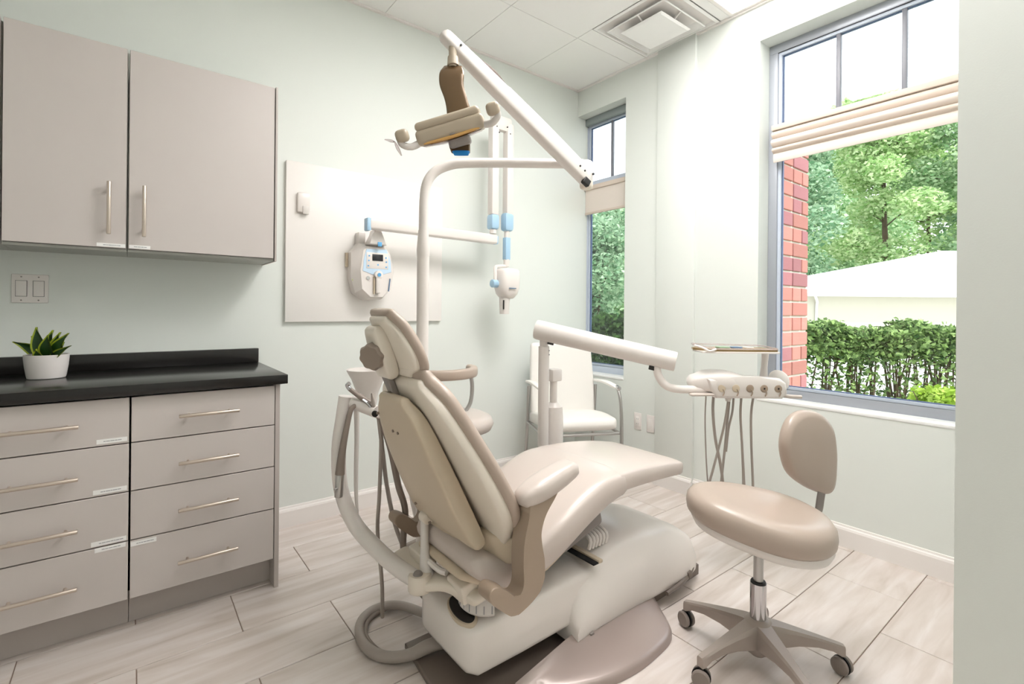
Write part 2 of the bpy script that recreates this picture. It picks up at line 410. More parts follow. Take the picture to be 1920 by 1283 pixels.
# ------------------------------------------------------------------ windows
def win(name, y0, y1, z0, z1, tz, muls, lab, fm='frame_grey', mw=.010):
    X0, X1 = 2.985, 3.04
    g = G(); fwid = .05
    g.box(X0, X1, y0, y1, z0, z0+fwid, .004); g.box(X0, X1, y0, y1, z1-fwid, z1, .004)
    g.box(X0, X1, y0, y0+fwid, z0+fwid, z1-fwid, .004); g.box(X0, X1, y1-fwid, y1, z0+fwid, z1-fwid, .004)
    g.box(X0+.005, X1, y0+fwid, y1-fwid, tz-.03, tz+.03, .003)
    w_ = struct(g.build(name, fm, None), lab)
    a, b = y0+fwid, y1-fwid
    # inner lighter sash and gasket
    for zz0, zz1 in ((z0+fwid, tz-.03), (tz+.03, z1-fwid)):
        g = G(); t = .016
        g.box(X0+.014, X1-.006, a, b, zz0, zz0+t); g.box(X0+.014, X1-.006, a, b, zz1-t, zz1)
        g.box(X0+.014, X1-.006, a, a+t, zz0+t, zz1-t); g.box(X0+.014, X1-.006, b-t, b, zz0+t, zz1-t)
        g.build('sash', 'frame_light', w_, smooth=False)
        g = G(); q = .004
        g.box(X0+.028, X1-.01, a+t, b-t, zz0+t, zz0+t+q); g.box(X0+.028, X1-.01, a+t, b-t, zz1-t-q, zz1-t)
        g.box(X0+.028, X1-.01, a+t, a+t+q, zz0+t, zz1-t); g.box(X0+.028, X1-.01, b-t-q, b-t, zz0+t, zz1-t)
        g.build('gasket', 'gasket', w_, smooth=False)
        boxo('pane', 'glass', w_, X0+.03, X0+.034, a+t, b-t, zz0+t, zz1-t)
    for y in muls: boxo('muntin', 'muntin_grey', w_, X0+.018, X0+.046, y-mw, y+mw, tz+.03, z1-fwid, .002)
    return w_
win('window_1', BW0, BW1, BB+.012, BT, 2.20, (1.013, .727), 'tall grey-framed window with transom panes')
w2 = win('window_2', SW0-.02, SW1+.048, SB+.012, ST, 2.20, (2.587,), 'narrow pale-framed window in the corner', 'frame_light', .006)

def blind(name, y0, y1, z1, folds, lab, bottom):
    root = thing(name, (2.94, (y0+y1)/2, bottom), lab, 'blind')
    boxo('headrail', 'fabric_blind', root, 2.925, 2.965, y0, y1, z1-.03, z1, .003)
    z = z1-.03
    for k, (dz, bulge) in enumerate(folds):
        prof = []
        for i in range(9):
            t = i/8; prof.append((2.945-bulge*math.sin(math.pi*t)**.8*(1), z-dz*t))
        back = [(x+.006, zz) for x, zz in prof[::-1]]
        g = G(); g.loft([[V((x, y, zz)) for x, zz in prof+back] for y in (y0+.002*k, y1-.002*k)])
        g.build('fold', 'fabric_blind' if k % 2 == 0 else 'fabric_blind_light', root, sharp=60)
        z -= dz
    return root
blind('roman_blind', .40, 1.325, 2.262, ((.045, .018), (.05, .03), (.035, .022), (.052, .006)), 'cream fabric roman blind gathered up across the big window', 2.06)
sb = thing('roller_shade', (2.955, 2.58, 1.96), 'plain cream roller shade half lowered in the narrow corner window', 'blind')
boxo('headrail', 'fabric_blind', sb, 2.945, 2.975, 2.345, 2.826, 2.165, 2.20, .003)
boxo('cloth', 'fabric_blind_light', sb, 2.957, 2.963, 2.35, 2.82, 1.985, 2.166)
boxo('bottom_bar', 'fabric_blind', sb, 2.950, 2.970, 2.35, 2.82, 1.968, 1.986, .003)
hb = tag(boxo('shade_cassette', 'shade_box', None, 2.955, 2.984, 2.342, 2.826, 2.70, 2.755, .003), 'grey shade cassette at the top of the narrow window', 'shade box')

# brick pier outside the big window (reveal facing the window), bricks as parts
pier = thing('brick_pier', (3.27, 1.50, -.12), 'red brick pier outside the left side of the big window', 'brick pier')
boxo('mortar_core', 'mortar', pier, 3.10, 3.466, 1.342, 1.66, -.12, 2.30)
boxo('capstone', 'mortar', pier, 3.09, 3.48, 1.325, 1.67, 2.30, 2.34, .004)
cz = .33; row = 0; protos = {}
def brick(x, y, z, L, D_):
    m_ = random.choice(['brick', 'brick', 'brick', 'brick_dark']); key = (m_, round(L, 3), round(D_, 3))
    if key not in protos: protos[key] = boxo('brick', m_, pier, 0, L, 0, D_, 0, .0805, .003, 1, smooth=False); o = protos[key]
    else: o = protos[key].copy(); COL.objects.link(o)
    o.location = (x, y, z)
while cz < 2.2:
    for x, L in ([(3.10, .14), (3.252, .215)] if row % 2 else [(3.10, .14), (3.252, .118), (3.382, .085)]): brick(x, 1.332, cz, L, .09)
    brick(3.367, 1.435, cz, .10, .21); cz += .0925; row += 1

# ------------------------------------------------------------------ outside
struct(boxo('ground', 'grass', None, 3.14, 60, -40, 60, -.14, -.12), 'lawn outside')
struct(boxo('ground', 'pavement', None, 7.6, 45, -30, 50, -.12, -.119), 'pale concrete paving beyond the hedge')  # paving stretched past the garage to keep green grass bounce off its wall
def foliage(name, m_, parent, blobs, n, size, squash=1):
    """leaves scattered through ellipsoidal clumps: (centre, radii, weight)"""
    vs_, fs = [], []; tot = sum(b[2] for b in blobs)
    for c, r, wt in blobs:
        for _ in range(int(n*wt/tot)):
            d = V((random.gauss(0, 1), random.gauss(0, 1), random.gauss(0, 1))).normalized()
            q = V(c)+V((d.x*r[0], d.y*r[1], d.z*r[2]))*(random.random()**.35)
            a = V((random.gauss(0, 1), random.gauss(0, 1), random.gauss(0, .5))).normalized()
            b = a.cross(V((random.gauss(0, 1), random.gauss(0, 1), random.gauss(0, 1)))).normalized()
            s1 = size*random.uniform(.6, 1.3); o = len(vs_)
            vs_ += [q-a*s1, q+b*s1*.55+a*s1*.1, q+a*s1, q-b*s1*.55+a*s1*.1]; fs.append((o, o+1, o+2, o+3))
    me = bpy.data.meshes.new(name); me.from_pydata([tuple(v) for v in vs_], [], fs); me.materials.append(MAT[m_]); me.update()
    o = bpy.data.objects.new(name, me); COL.objects.link(o); par(o, parent); o['kind'] = 'stuff'; return o
def tree(x, y, h, r, m_, lab, n=9000, size=.16, low=.10, name='tree'):
    t = thing(name, (x, y, -.12), lab, 'tree', None)
    g = G(); g.tube([(x, y, -.12), (x+.1, y, h*.35), (x-.05, y+.1, h*.65), (x, y, h*.9)], [.11*h/7, .08*h/7, .05*h/7, .02], 8, 4); g.build('trunk', 'bark', t)
    blobs = []; g = G()
    for k in range(26):
        z = h*(low+(1-low)*random.random()**.8); rr_ = r*(1-.55*abs((z/h-.5)*1.7))
        a = random.uniform(0, 6.283); d = rr_*random.uniform(.2, .85)
        c = (x+d*math.cos(a), y+d*math.sin(a), z); q = r*random.uniform(.28, .5)
        blobs.append((c, (q, q, q*.7), q*q))
        g.tube([(x, y, max(.3, z-.9)), ((x+c[0])/2, (y+c[1])/2, z-.35), c], [.05, .035, .012], 5, 3)
    g.build('branch', 'bark', t, kind='stuff')
    foliage('foliage', m_, t, blobs, n, size); return t
def P2(px, D):   # ground position at a lateral ratio px and depth D from the origin
    return (D*(fw.x+px*rt.x), D*(fw.y+px*rt.y))
T = [(.56, 31, 12.0, 4.0, 'foliage_dark', 'dark green tree nearest the brick pier', 20000, .15),
     (.76, 33, 15.5, 4.6, 'foliage_maple', 'bright maple tree standing tallest behind the white garage', 30000, .15),
     (.93, 31, 13.5, 4.4, 'foliage_mid', 'mid green tree behind the garage roof peak', 24000, .15),
     (.66, 44, 15.5, 6.5, 'foliage_mid', 'distant broad tree seen between the nearer trees', 22000, .22),
     (.85, 48, 18.0, 6.5, 'foliage_maple', 'distant pale tree between the maple and the right tree', 22000, .22),
     (1.05, 46, 15.0, 6.5, 'foliage_dark', 'distant dark tree at the far right of the window view', 18000, .22),
     (.17, 12.5, 3.5, 1.5, 'foliage_dark', 'shady tree filling the narrow corner window', 24000, .06),
     (.24, 17.0, 4.8, 1.7, 'foliage_mid', 'taller light tree behind the shady one in the narrow window', 16000, .10),
     (.10, 18.0, 4.6, 1.9, 'foliage_mid', 'green tree at the left of the narrow window view', 12000, .10)]
for a, D, h, r, m_, lab, n, sz in T:
    x, y = P2(a, D); tree(x, y, h, r, m_, lab, n, sz)
# white garage with hip roof
gx, gy = P2(.875, 20.0)
ga = thing('garage', (gx, gy, -.12), 'white garage with a pale hip roof beyond the hedge', 'building')
ux, uy = V((rt.x, rt.y, 0)), V((fw.x, fw.y, 0)); O = V((gx, gy, -.12))
def gp(a, b, z): return O+ux*a+uy*b+V((0, 0, z))
EZ = 2.10
g = G(); g.loft([[gp(-5.6, 0, z), gp(14, 0, z), gp(14, 8, z), gp(-5.6, 8, z)] for z in (0, EZ)]); g.build('wall', 'house_wall', ga, smooth=False)
g = G(); e = [gp(-7.3, -.5, EZ), gp(14.5, -.5, EZ), gp(14.5, 8.5, EZ), gp(-7.3, 8.5, EZ)]; r1, r2 = gp(3.5, 4, EZ+2.3), gp(5.0, 4, EZ+2.3)
g.add(e+[r1, r2], [(0, 1, 5, 4), (1, 2, 5), (2, 3, 4, 5), (3, 0, 4), (3, 2, 1, 0)]); g.build('roof', 'house_roof', ga, smooth=False)
g = G(); g.obox(gp(3.6, -.53, EZ-.06), (21.8, .1, .14), ux, uy, .01); g.build('gutter', 'house_roof', ga)
g = G(); g.tube([gp(-5.4, -.45, EZ-.1), gp(-5.1, -.1, EZ-.35), gp(-5.1, -.06, EZ-.6), gp(-5.1, -.06, .1)], .05, 8, 3); g.build('downpipe', 'house_roof', ga)
# hedge
def hedge(x0, x1, D, h, lab, m_='foliage_hedge', n=34000, stems=24, thick=.45, size=.036, low=.35):
    a, b = V((*P2(x0, D), 0)), V((*P2(x1, D), 0)); u = (b-a).normalized(); L = (b-a).length; v = V((-u.y, u.x, 0))
    mid = (a+b)/2; hd = thing('hedge', (mid.x, mid.y, -.12), lab, 'hedge')
    g = G()
    for k in range(stems):
        q = a+u*(L*(k+.5)/stems+random.uniform(-.1, .1)); nb = 4
        for j in range(nb):
            aa = random.uniform(-.25, .25); bb = random.uniform(-.15, .15)
            g.tube([q+V((0, 0, -.12)), q+u*aa*.4+v*bb*.3+V((0, 0, .3*h)), q+u*aa+v*bb+V((0, 0, h*.9))], [.014, .01, .004], 5, 3)
    g.build('stem', 'bark', hd, kind='stuff')
    vs_, fs = [], []
    for _ in range(n):
        z = h*(1-(1-low*.1)*random.random()**1.6*1.0)
        dens = (1 if z > h*.70 else (.13+.2*(math.sin(z*9+random.random()*.5) > .3))) if n > 22000 else 1
        if random.random() > dens: continue
        t = random.random(); bump_ = .05*math.sin(t*L*5)+.04*math.sin(t*L*13+1)
        q = a+u*(L*t)+v*random.uniform(-thick/2, thick/2)+V((0, 0, z-.1+bump_*(z/h)+random.gauss(0, .03)))
        A_ = V((random.gauss(0, 1), random.gauss(0, 1), random.gauss(0, .7))).normalized(); B_ = A_.cross(V((random.gauss(0, 1), random.gauss(0, 1), random.gauss(0, 1)))).normalized()
        s1 = size*random.uniform(.6, 1.3); o = len(vs_); vs_ += [q-A_*s1, q+B_*s1*.55, q+A_*s1, q-B_*s1*.55]; fs.append((o, o+1, o+2, o+3))
    me = bpy.data.meshes.new('foliage'); me.from_pydata([tuple(p) for p in vs_], [], fs); me.materials.append(MAT[m_]); me.update()
    o = bpy.data.objects.new('foliage', me); COL.objects.link(o); par(o, hd); o['kind'] = 'stuff'
    return hd
hedge(.56, 1.06, 6.0, 1.08, 'leafy clipped hedge with bare stems in front of the white garage')
hedge(.05, .34, 7.5, 1.20, 'dense dark clipped hedge seen through the narrow window', 'foliage_deep', 20000, 10, .7, .045)
hedge(.84, 1.06, 4.6, .50, 'low bright yellow-green shrubs under the hedge', 'foliage_bright', 5000, 6, .3, .04)

# ------------------------------------------------------------------ cabinets
def handle(parent, a, b, off, r=.0068, post=.16):
    a, b, off = V(a), V(b), V(off); d = b-a
    h = G(); h.cyl(a, b, r, n=12, bev=.001)
    for t in (post, 1-post): h.cyl(a+d*t-off, a+d*t, r*.75, n=8)
    return h.build('handle', 'brass_nickel', parent)
def sticker(parent, x0, x1, y, z0, z1):
    s = boxo('label_strip', 'sticker', parent, x0, x1, y-.0012, y, z0, z1)
    g = G(); n = max(3, int((x1-x0)/.008)); zc = (z0+z1)/2
    x = x0+(x1-x0)*.22
    while x < x1-(x1-x0)*.18:
        L = random.uniform(.004, .012); g.box(x, x+L, y-.0016, y-.0012, zc-.0014, zc+.0014); x += L+.0012
    g.build('print', 'print_grey', s, smooth=False)
FY = 2.24
def drawer_unit(x0, x1, lab, panel_side=None, stickers=()):
    u = thing('drawer_cabinet', ((x0+x1)/2, 2.5, 0), lab, 'cabinet', 'base cabinets under the black worktop')
    boxo('body', 'gap_dark', u, x0+.004, x1-.004, FY+.02, WY-.01, .115, .856)
    boxo('toe_kick', 'laminate_edge', u, x0, x1, 2.322, 2.338, .0005, .118)
    zs = [(.690, .853), (.515, .686), (.337, .511), (.124, .333)]
    for k, (z0, z1) in enumerate(zs):
        d = boxo('drawer', 'laminate', u, x0+.002, x1-.002, FY, FY+.019, z0, z1, .0012, 1)
        hz = (.770, .592, .415, .219)[k]; xc = (x0+x1)/2+.003
        handle(d, (xc-.1, FY-.028, hz), (xc+.1, FY-.028, hz), (0, -.028, 0))
        for kk, sx0, sx1, sz0 in stickers:
            if kk == k: sticker(d, sx0, sx1, FY, sz0, sz0+.016)
    return u
drawer_unit(-.478, .004, 'grey laminate base cabinet with four drawers, left of the two under the black worktop', stickers=((0, -.088, .001-.004, .697), (1, -.096, -.003, .521), (2, -.1, -.003, .341), (3, -.09, -.005, .318)))
u2 = drawer_unit(.006, .487, 'grey laminate base cabinet with four drawers at the right end beneath the black worktop', stickers=((3, .009, .085, .312),))
boxo('end_panel', 'laminate_edge', u2, .488, .506, FY, WY-.002, .0005, .858, .001, 1)
ct = thing('worktop', (.02, 2.5, .86), 'black worktop with an upstand running over the drawer cabinets', 'worktop')
boxo('slab', 'counter_black', ct, -1.15, .531, 2.215, WY-.001, .861, .9, .003)
boxo('upstand', 'counter_black', ct, -1.15, .527, 2.795, WY-.001, .9005, .972, .002)
u0 = drawer_unit(-.962, -.48, 'grey laminate base cabinet at the far left, outside the view')
def wall_cab(x0, x1, hx, lab, sx):
    u = thing('wall_cabinet', ((x0+x1)/2, 2.68, 1.40), lab, 'cabinet', 'wall cabinets above the worktop')
    boxo('body', 'laminate_under', u, x0, x1, 2.56, WY-.001, 1.405, 2.22)
    boxo('shadow_gap', 'gap_dark', u, x0+.003, x1-.003, 2.5575, 2.56, 1.415, 2.218)
    d = boxo('door', 'laminate', u, x0+.003, x1-.003, 2.538, 2.557, 1.416, 2.228, .0012, 1)
    handle(d, (hx, 2.508, 1.467), (hx, 2.508, 1.675), (0, -.03, 0), .0072, .14)
    sticker(d, sx[0], sx[1], 2.538, 1.419, 1.433)
    return u
wall_cab(-.372, -.011, -.068, 'grey wall cabinet with its bar handle at the right edge of the door', (-.105, -.016))
c2 = wall_cab(-.009, .541, .044, 'wider grey wall cabinet with its bar handle at the left edge of the door', (-.004, .066))
boxo('end_panel', 'laminate_edge', c2, .542, .551, 2.535, WY-.001, 1.402, 2.232, .001, 1)
wall_cab(-.92, -.374, -.42, 'grey wall cabinet cut off by the left edge of the photo', (-.45, -.40))

# switch plate
sp = thing('light_switch', (-.326, WY, 1.25), 'white double rocker light switch on the wall under the wall cabinets', 'light switch')
boxo('plate', 'switch_white', sp, -.381, -.27, WY-.006, WY-.0005, 1.192, 1.31, .003)
for xx in (-.352, -.3): boxo('rocker_frame', 'gap_dark', sp, xx-.0175, xx+.0175, WY-.0065, WY-.006, 1.218, 1.284)
for xx in (-.352, -.3): boxo('rocker', 'switch_white', sp, xx-.0163, xx+.0163, WY-.009, WY-.0062, 1.2192, 1.2828, .001)
g = G()
for xx in (-.352, -.3):
    for zz in (1.203, 1.299): g.cyl((xx, WY-.0072, zz), (xx, WY-.006, zz), .003, n=8)
g.build('screw', 'screw', sp)
# outlets on window wall
def outlet(y, lab, kind):
    o = thing('wall_outlet', (WX, y, .395), lab, 'outlet', 'white wall plates low on the window wall')
    boxo('plate', 'switch_white', o, WX-.006, WX-.0005, y-.032, y+.032, .337, .457, .003)
    boxo('insert', 'trim_white', o, WX-.008, WX-.006, y-.017, y+.017, .362, .432, .001)
    if kind:
        g = G()
        for zz in (.38, .414):
            for dy in (-.006, .006): g.box(WX-.0086, WX-.008, y+dy-.001, y+dy+.001, zz-.004, zz+.004)
        g.build('slot', 'ink', o, smooth=False)
outlet(2.205, 'white wall plate beside the guest chair, left one of the pair', 1)
outlet(2.096, 'white wall plate beside the guest chair, right one of the pair', 0)

# plant
pl = thing('potted_plant', (-.25, 2.60, .9), 'small snake plant with yellow-edged leaves in a white pot', 'plant')
pc = V((-.253, 2.615, .9))
G().lathe([(.05, 0), (.056, .002), (.0585, .012), (.064, .05), (.067, .088), (.067, .092), (.062, .092), (.058, .07), (.0, .069)], pc, n=40).build('pot', 'pot_white', pl)
G().cyl(pc+V((0, 0, .07)), pc+V((0, 0, .085)), .061, n=24).build('soil', 'soil', pl)
def leaf(base, tip, wd, bend, face=V((0, -1, 0))):
    base, tip = V(base), V(tip); ax = (tip-base); N = face; S = ax.cross(N).normalized(); N2 = S.cross(ax).normalized()
    g = G(); n = 10; rings = []
    prof = [.45, .75, .95, 1, .98, .9, .76, .58, .38, .18, .02]
    top = []
    for i in range(n+1):
        t = i/n; c = base+ax*t+N2*(bend*math.sin(math.pi*t))+V((0, 0, 1))*0
        w2_ = wd*prof[i]
        e = min(.004, w2_*.5)
        top.append([c-S*w2_+N2*.004*1.5, c-S*(w2_-e)+N2*.002, c-S*w2_*.4, c+S*w2_*.4, c+S*(w2_-e)+N2*.002, c+S*w2_+N2*.004*1.5])
    g.use('leaf_green'); g.use('leaf_yellow')
    for i in range(n):
        for j in range(5):
            g.cm = 1 if j in (0, 4) else 0
            for sgn in (0, .0022):
                q = [top[i][j]-N2*sgn, top[i][j+1]-N2*sgn, top[i+1][j+1]-N2*sgn, top[i+1][j]-N2*sgn]
                g.add(q, [(0, 1, 2, 3)])
    o = g.build('leaf', None, pl, sharp=180); return o
vd = rt.copy()
for bx, by, tx, tz, wd, bend, dy in ((-.01, 0, -.036, .183, .026, .01, .0), (.012, -.01, .010, .158, .0255, .012, -.03), (.0, .02, .02, .172, .02, .01, .03), (.018, .015, .048, .165, .017, .01, .02),
                                (.02, 0, .080, .163, .02, .014, .0), (-.02, 0, -.118, .132, .022, -.02, -.02), (.02, -.01, .090, .12, .013, .01, -.02), (-.02, -.02, -.055, .15, .012, 0, .02), (-.01, -.025, -.03, .11, .018, .01, -.05), (.03, .02, .06, .13, .012, 0, .03)):
    leaf(pc+vd*bx+V((0, by, .075)), pc+vd*tx*1.08+V((0, dy, tz*1.10-.004)), wd*1.12, bend, -fw)

# ------------------------------------------------------------------ wall board and x-ray unit
tag(boxo('wall_board', 'board_white', None, .655, 1.607, 2.808, WY-.001, 1.106, 1.973, .002), 'plain white panel board mounted on the wall between cabinets and window', 'board')
th = thing('wall_dispenser', (.74, 2.80, 1.69), 'small white wall holder at the upper left of the white board', 'holder')
boxo('body', 'equip_white', th, .708, .772, 2.785, 2.808, 1.70, 1.806, .006)
boxo('sensor', 'equip_grey', th, .733, .766, 2.78, 2.79, 1.69, 1.735, .004)

xr = thing('x_ray_unit', (1.11, 2.80, 1.25), 'white wall-mounted dental x-ray unit with folded arm and light blue joints', 'x-ray machine')
YF = 2.69
def zx(pts): return [(p[0], p[1]) for p in pts]
back = [(.985, 1.50), (1.03, 1.555), (1.17, 1.56), (1.215, 1.50), (1.235, 1.41), (1.22, 1.30), (1.16, 1.235), (1.07, 1.23), (1.01, 1.27), (.985, 1.36)]
front = [(1.035, 1.515), (1.06, 1.535), (1.165, 1.535), (1.20, 1.50), (1.222, 1.40), (1.205, 1.30), (1.155, 1.245), (1.08, 1.245), (1.03, 1.29), (1.02, 1.40)]
g = G(); cb = V((1.11, 0, 1.39))
def rg(pts, y, s=1): return [V((1.12+(a-1.12)*s, y, 1.39+(b-1.39)*s)) for a, b in pts]
g.loft([rg(back, 2.807), rg(back, 2.745), rg(front, 2.705, 1.02), rg(front, 2.697, .97)]); g.build('housing', 'equip_white', xr, sharp=35)
boxo('back_bracket', 'cream_dark', xr, .972, .99, 2.79, 2.807, 1.42, 1.50)
g = G(); g.prism([(-.002, 1.405), (-.002, 1.34), (.012, 1.34), (.012, 1.405)], (0.994, 2.755, 0), (1, .0, 0), (0, 0, 1), .014); g.build('warning_label', 'lime', xr)
g = G(); g.prism([(1.055, 1.52), (1.175, 1.525), (1.20, 1.46), (1.205, 1.395), (1.15, 1.378), (1.12, 1.372), (1.085, 1.378), (1.035, 1.395), (1.04, 1.46)], (0, 2.698, 0), (1, 0, 0), (0, 0, 1), .0035, .001); g.build('control_panel', 'panel_blue', xr)
boxo('panel_inlay', 'equip_white', xr, 1.055, 1.185, 2.6925, 2.6955, 1.41, 1.502, .001)
boxo('screen', 'screen_dark', xr, 1.088, 1.152, 2.690, 2.693, 1.455, 1.493, .001)
g = G()
for q in ((1.070, 1.482), (1.170, 1.476), (1.068, 1.455), (1.172, 1.452), (1.122, 1.433), (1.065, 1.425), (1.172, 1.422)): g.cyl((q[0], 2.6925, q[1]), (q[0], 2.6905, q[1]), .0045, n=10)
g.build('button', 'blue_mid', xr)
g = G(); g.cyl((1.122, 2.70, 1.375), (1.122, 2.672, 1.375), .024, n=24, bev=.003); g.obox((1.120, 2.683, 1.318), (.028, .022, .10), (1, 0, 0), (0, 1, 0), .008)
hs = g.build('handset', 'equip_white', xr)
G().cyl((1.122, 2.672, 1.375), (1.122, 2.668, 1.375), .0105, n=16).build('handset_button', 'blue_mid', xr)
boxo('handset_recess', 'cream_dark', xr, 1.096, 1.103, 2.686, 2.698, 1.265, 1.365)
G().lathe([(.0, .003), (.010, .003), (.012, 0), (.012, -.004)], (1.066, 2.694, 1.355), (0, -1, 0), 16).build('emblem', 'chrome', xr)
g = G(); g.obox((1.193, 2.694, 1.32), (.006, .004, .075), (1, 0, -.12), (0, 1, 0)); g.build('name_strip', 'blue_dark', xr)
g = G(); g.prism([(1.055, 1.545), (1.165, 1.545), (1.14, 1.60), (1.13, 1.628), (1.09, 1.628), (1.082, 1.60)], (0, 2.73, 0), (1, 0, 0), (0, 0, 1), .065, .006); g.build('neck', 'equip_white', xr)
boxo('lock_tab', 'blue_mid', xr, 1.106, 1.13, 2.655, 2.662, 1.535, 1.56, .002)
boxo('wall_mount', 'equip_white', xr, 1.03, 1.07, 2.75, 2.807, 1.54, 1.62, .004)
# horizontal arm
g = G(); g.obox((1.47, 2.625, 1.648), (.87, .055, .062), (1, -.005, -.008), (0, 1, 0), .012); g.build('arm', 'equip_white', xr)
boxo('arm_cap', 'blue_light', xr, 1.02, 1.046, 2.60, 2.652, 1.61, 1.682, .008)
boxo('arm_cap', 'blue_light', xr, 1.896, 1.912, 2.60, 2.65, 1.614, 1.668, .006)
# folded vertical arms
g = G(); g.cyl((1.872, 2.61, 1.68), (1.872, 2.61, 1.72), .022, n=16); g.build('pivot', 'equip_white', xr)
for x in (1.872, 1.993):
    boxo('upright_arm', 'equip_white', xr, x-.029, x+.029, 2.58, 2.64, 1.80, 2.42, .014)
    if x < 1.9: boxo('elbow', 'blue_light', xr, x-.032, x+.032, 2.575, 2.645, 1.705, 1.805, .018)
    else: boxo('elbow', 'blue_light', xr, x-.042, x+.032, 2.575, 2.645, 1.705, 1.83, .022)
boxo('top_joint', 'equip_white', xr, 1.85, 2.01, 2.585, 2.635, 2.36, 2.46, .02)
g = G()
for q in ((1.875, 2.375), (1.895, 2.34), (1.985, 2.35), (1.962, 2.39)): g.cyl((q[0], 2.578, q[1]), (q[0], 2.586, q[1]), .004, n=8)
g.build('screw', 'black_plastic', xr)
g = G(); g.cyl((1.985, 2.61, 1.71), (1.985, 2.61, 1.66), .018, n=14); g.build('collar', 'equip_white', xr); g = G(); g.cyl((1.985, 2.61, 1.52), (1.985, 2.61, 1.47), .020, n=14); g.build('collar', 'equip_white', xr)
boxo('drop_link', 'blue_light', xr, 1.965, 2.005, 2.59, 2.63, 1.515, 1.665, .006)
# tube head
g = G(); g.tube([(1.985, 2.61, 1.475), (1.92, 2.60, 1.468), (1.865, 2.57, 1.455), (1.85, 2.55, 1.40), (1.848, 2.55, 1.33)], .012, 8, 4); g.build('fork', 'equip_white', xr)
g = G(); g.cyl((1.823, 2.55, 1.350), (1.87, 2.55, 1.350), .026, n=18, bev=.004); g.build('head_pivot', 'blue_light', xr)
g = G(); hp = [(.0, 1.455, 1.47), ]
rings = []
for z, a, b in ((1.452, .04, .035), (1.446, .068, .06), (1.43, .078, .07), (1.36, .08, .072), (1.325, .077, .07), (1.285, .066, .06), (1.262, .045, .045), (1.255, .035, .035)):
    rings.append([V((1.940+a*sup(2*math.pi*k/28, .7)[0], 2.545+b*sup(2*math.pi*k/28, .7)[1], z)) for k in range(28)])
g.loft(rings); g.build('tube_head', 'equip_white', xr, sharp=60)
g = G(); g.tube([(1.925, 2.545, 1.28), (1.922, 2.545, 1.21), (1.922, 2.545, 1.155)], [.038, .033, .031], 20, 1); g.build('cone', 'equip_grey', xr)
g = G(); g.obox((1.895, 2.517, 1.215), (.006, .006, .06), (1, 0, 0), (0, 1, 0)); g.build('slot', 'gap_dark', xr)
boxo('name_strip', 'blue_dark', xr, 1.905, 1.96, 2.470, 2.474, 1.318, 1.323)

# ------------------------------------------------------------------ guest chair in the corner
gc = thing('guest_chair', (2.28, 2.36, 0), 'white upholstered guest chair with chrome frame in the corner', 'chair')
A = math.radians(244.6); fd = V((math.cos(A), math.sin(A), 0)); sd = V((-fd.y, fd.x, 0))   # facing direction, side direction
if sd.dot(rt) < 0: sd = -sd
C0 = V((2.215+.05, 2.205-.045, -.01))           # mid front edge
def gq(a, b, z): return C0+sd*a-fd*b+V((0, 0, z))     # a sideways, b backwards
g = G(); g.slab([gq(0, .03, .465), gq(0, .2, .462), gq(0, .42, .44)], sd, [.235, .24, .24], [.085, .09, .085], .3); g.build('seat', 'chair_white', gc, sharp=60)
g = G(); g.slab([gq(0, .41, .46), gq(0, .44, .70), gq(0, .475, .935)], sd, [.235, .235, .225], [.05, .055, .05], .3); g.build('backrest', 'chair_white', gc, sharp=60)
for s_g in (-1, 1):
    g = G(); g.tube([gq(s_g*.26, .0, .011), gq(s_g*.26, -.0, .40), gq(s_g*.258, .015, .60), gq(s_g*.255, .05, .685)], .0115, 10, 4)
    g.build('leg', 'steel', gc)
    g = G(); g.tube([gq(s_g*.25, .42, .66), gq(s_g*.25, .46, .3), gq(s_g*.25, .52, .011)], .0115, 10, 4); g.build('leg', 'steel', gc)
    g = G(); g.slab([gq(s_g*.255, .06, .690), gq(s_g*.255, .25, .70), gq(s_g*.25, .43, .69)], sd, [.022, .024, .022], [.018, .02, .018], .6, n=16); g.build('armrest', 'chair_white', gc)
    g = G(); g.cyl(gq(s_g*.255-.0, .03, .688), gq(s_g*.255, .07, .692), .015, n=12, bev=.003); g.build('arm_tip', 'chrome', gc)
g = G(); g.cyl(gq(-.26, .01, .405), gq(.26, .01, .405), .0095, n=10); g.cyl(gq(-.25, .44, .40), gq(.25, .44, .40), .0095, n=10)
for s_g in (-1, 1): g.cyl(gq(s_g*.255, .0, .405), gq(s_g*.25, .44, .40), .009, n=8)
g.build('seat_frame', 'steel', gc)

# ------------------------------------------------------------------ dental chair
YC = 1.385
dc = thing('dental_chair', (1.2, YC, 0), 'cream and taupe reclining dental patient chair in the middle of the room', 'dental chair')
YW = V((0, 1, 0))
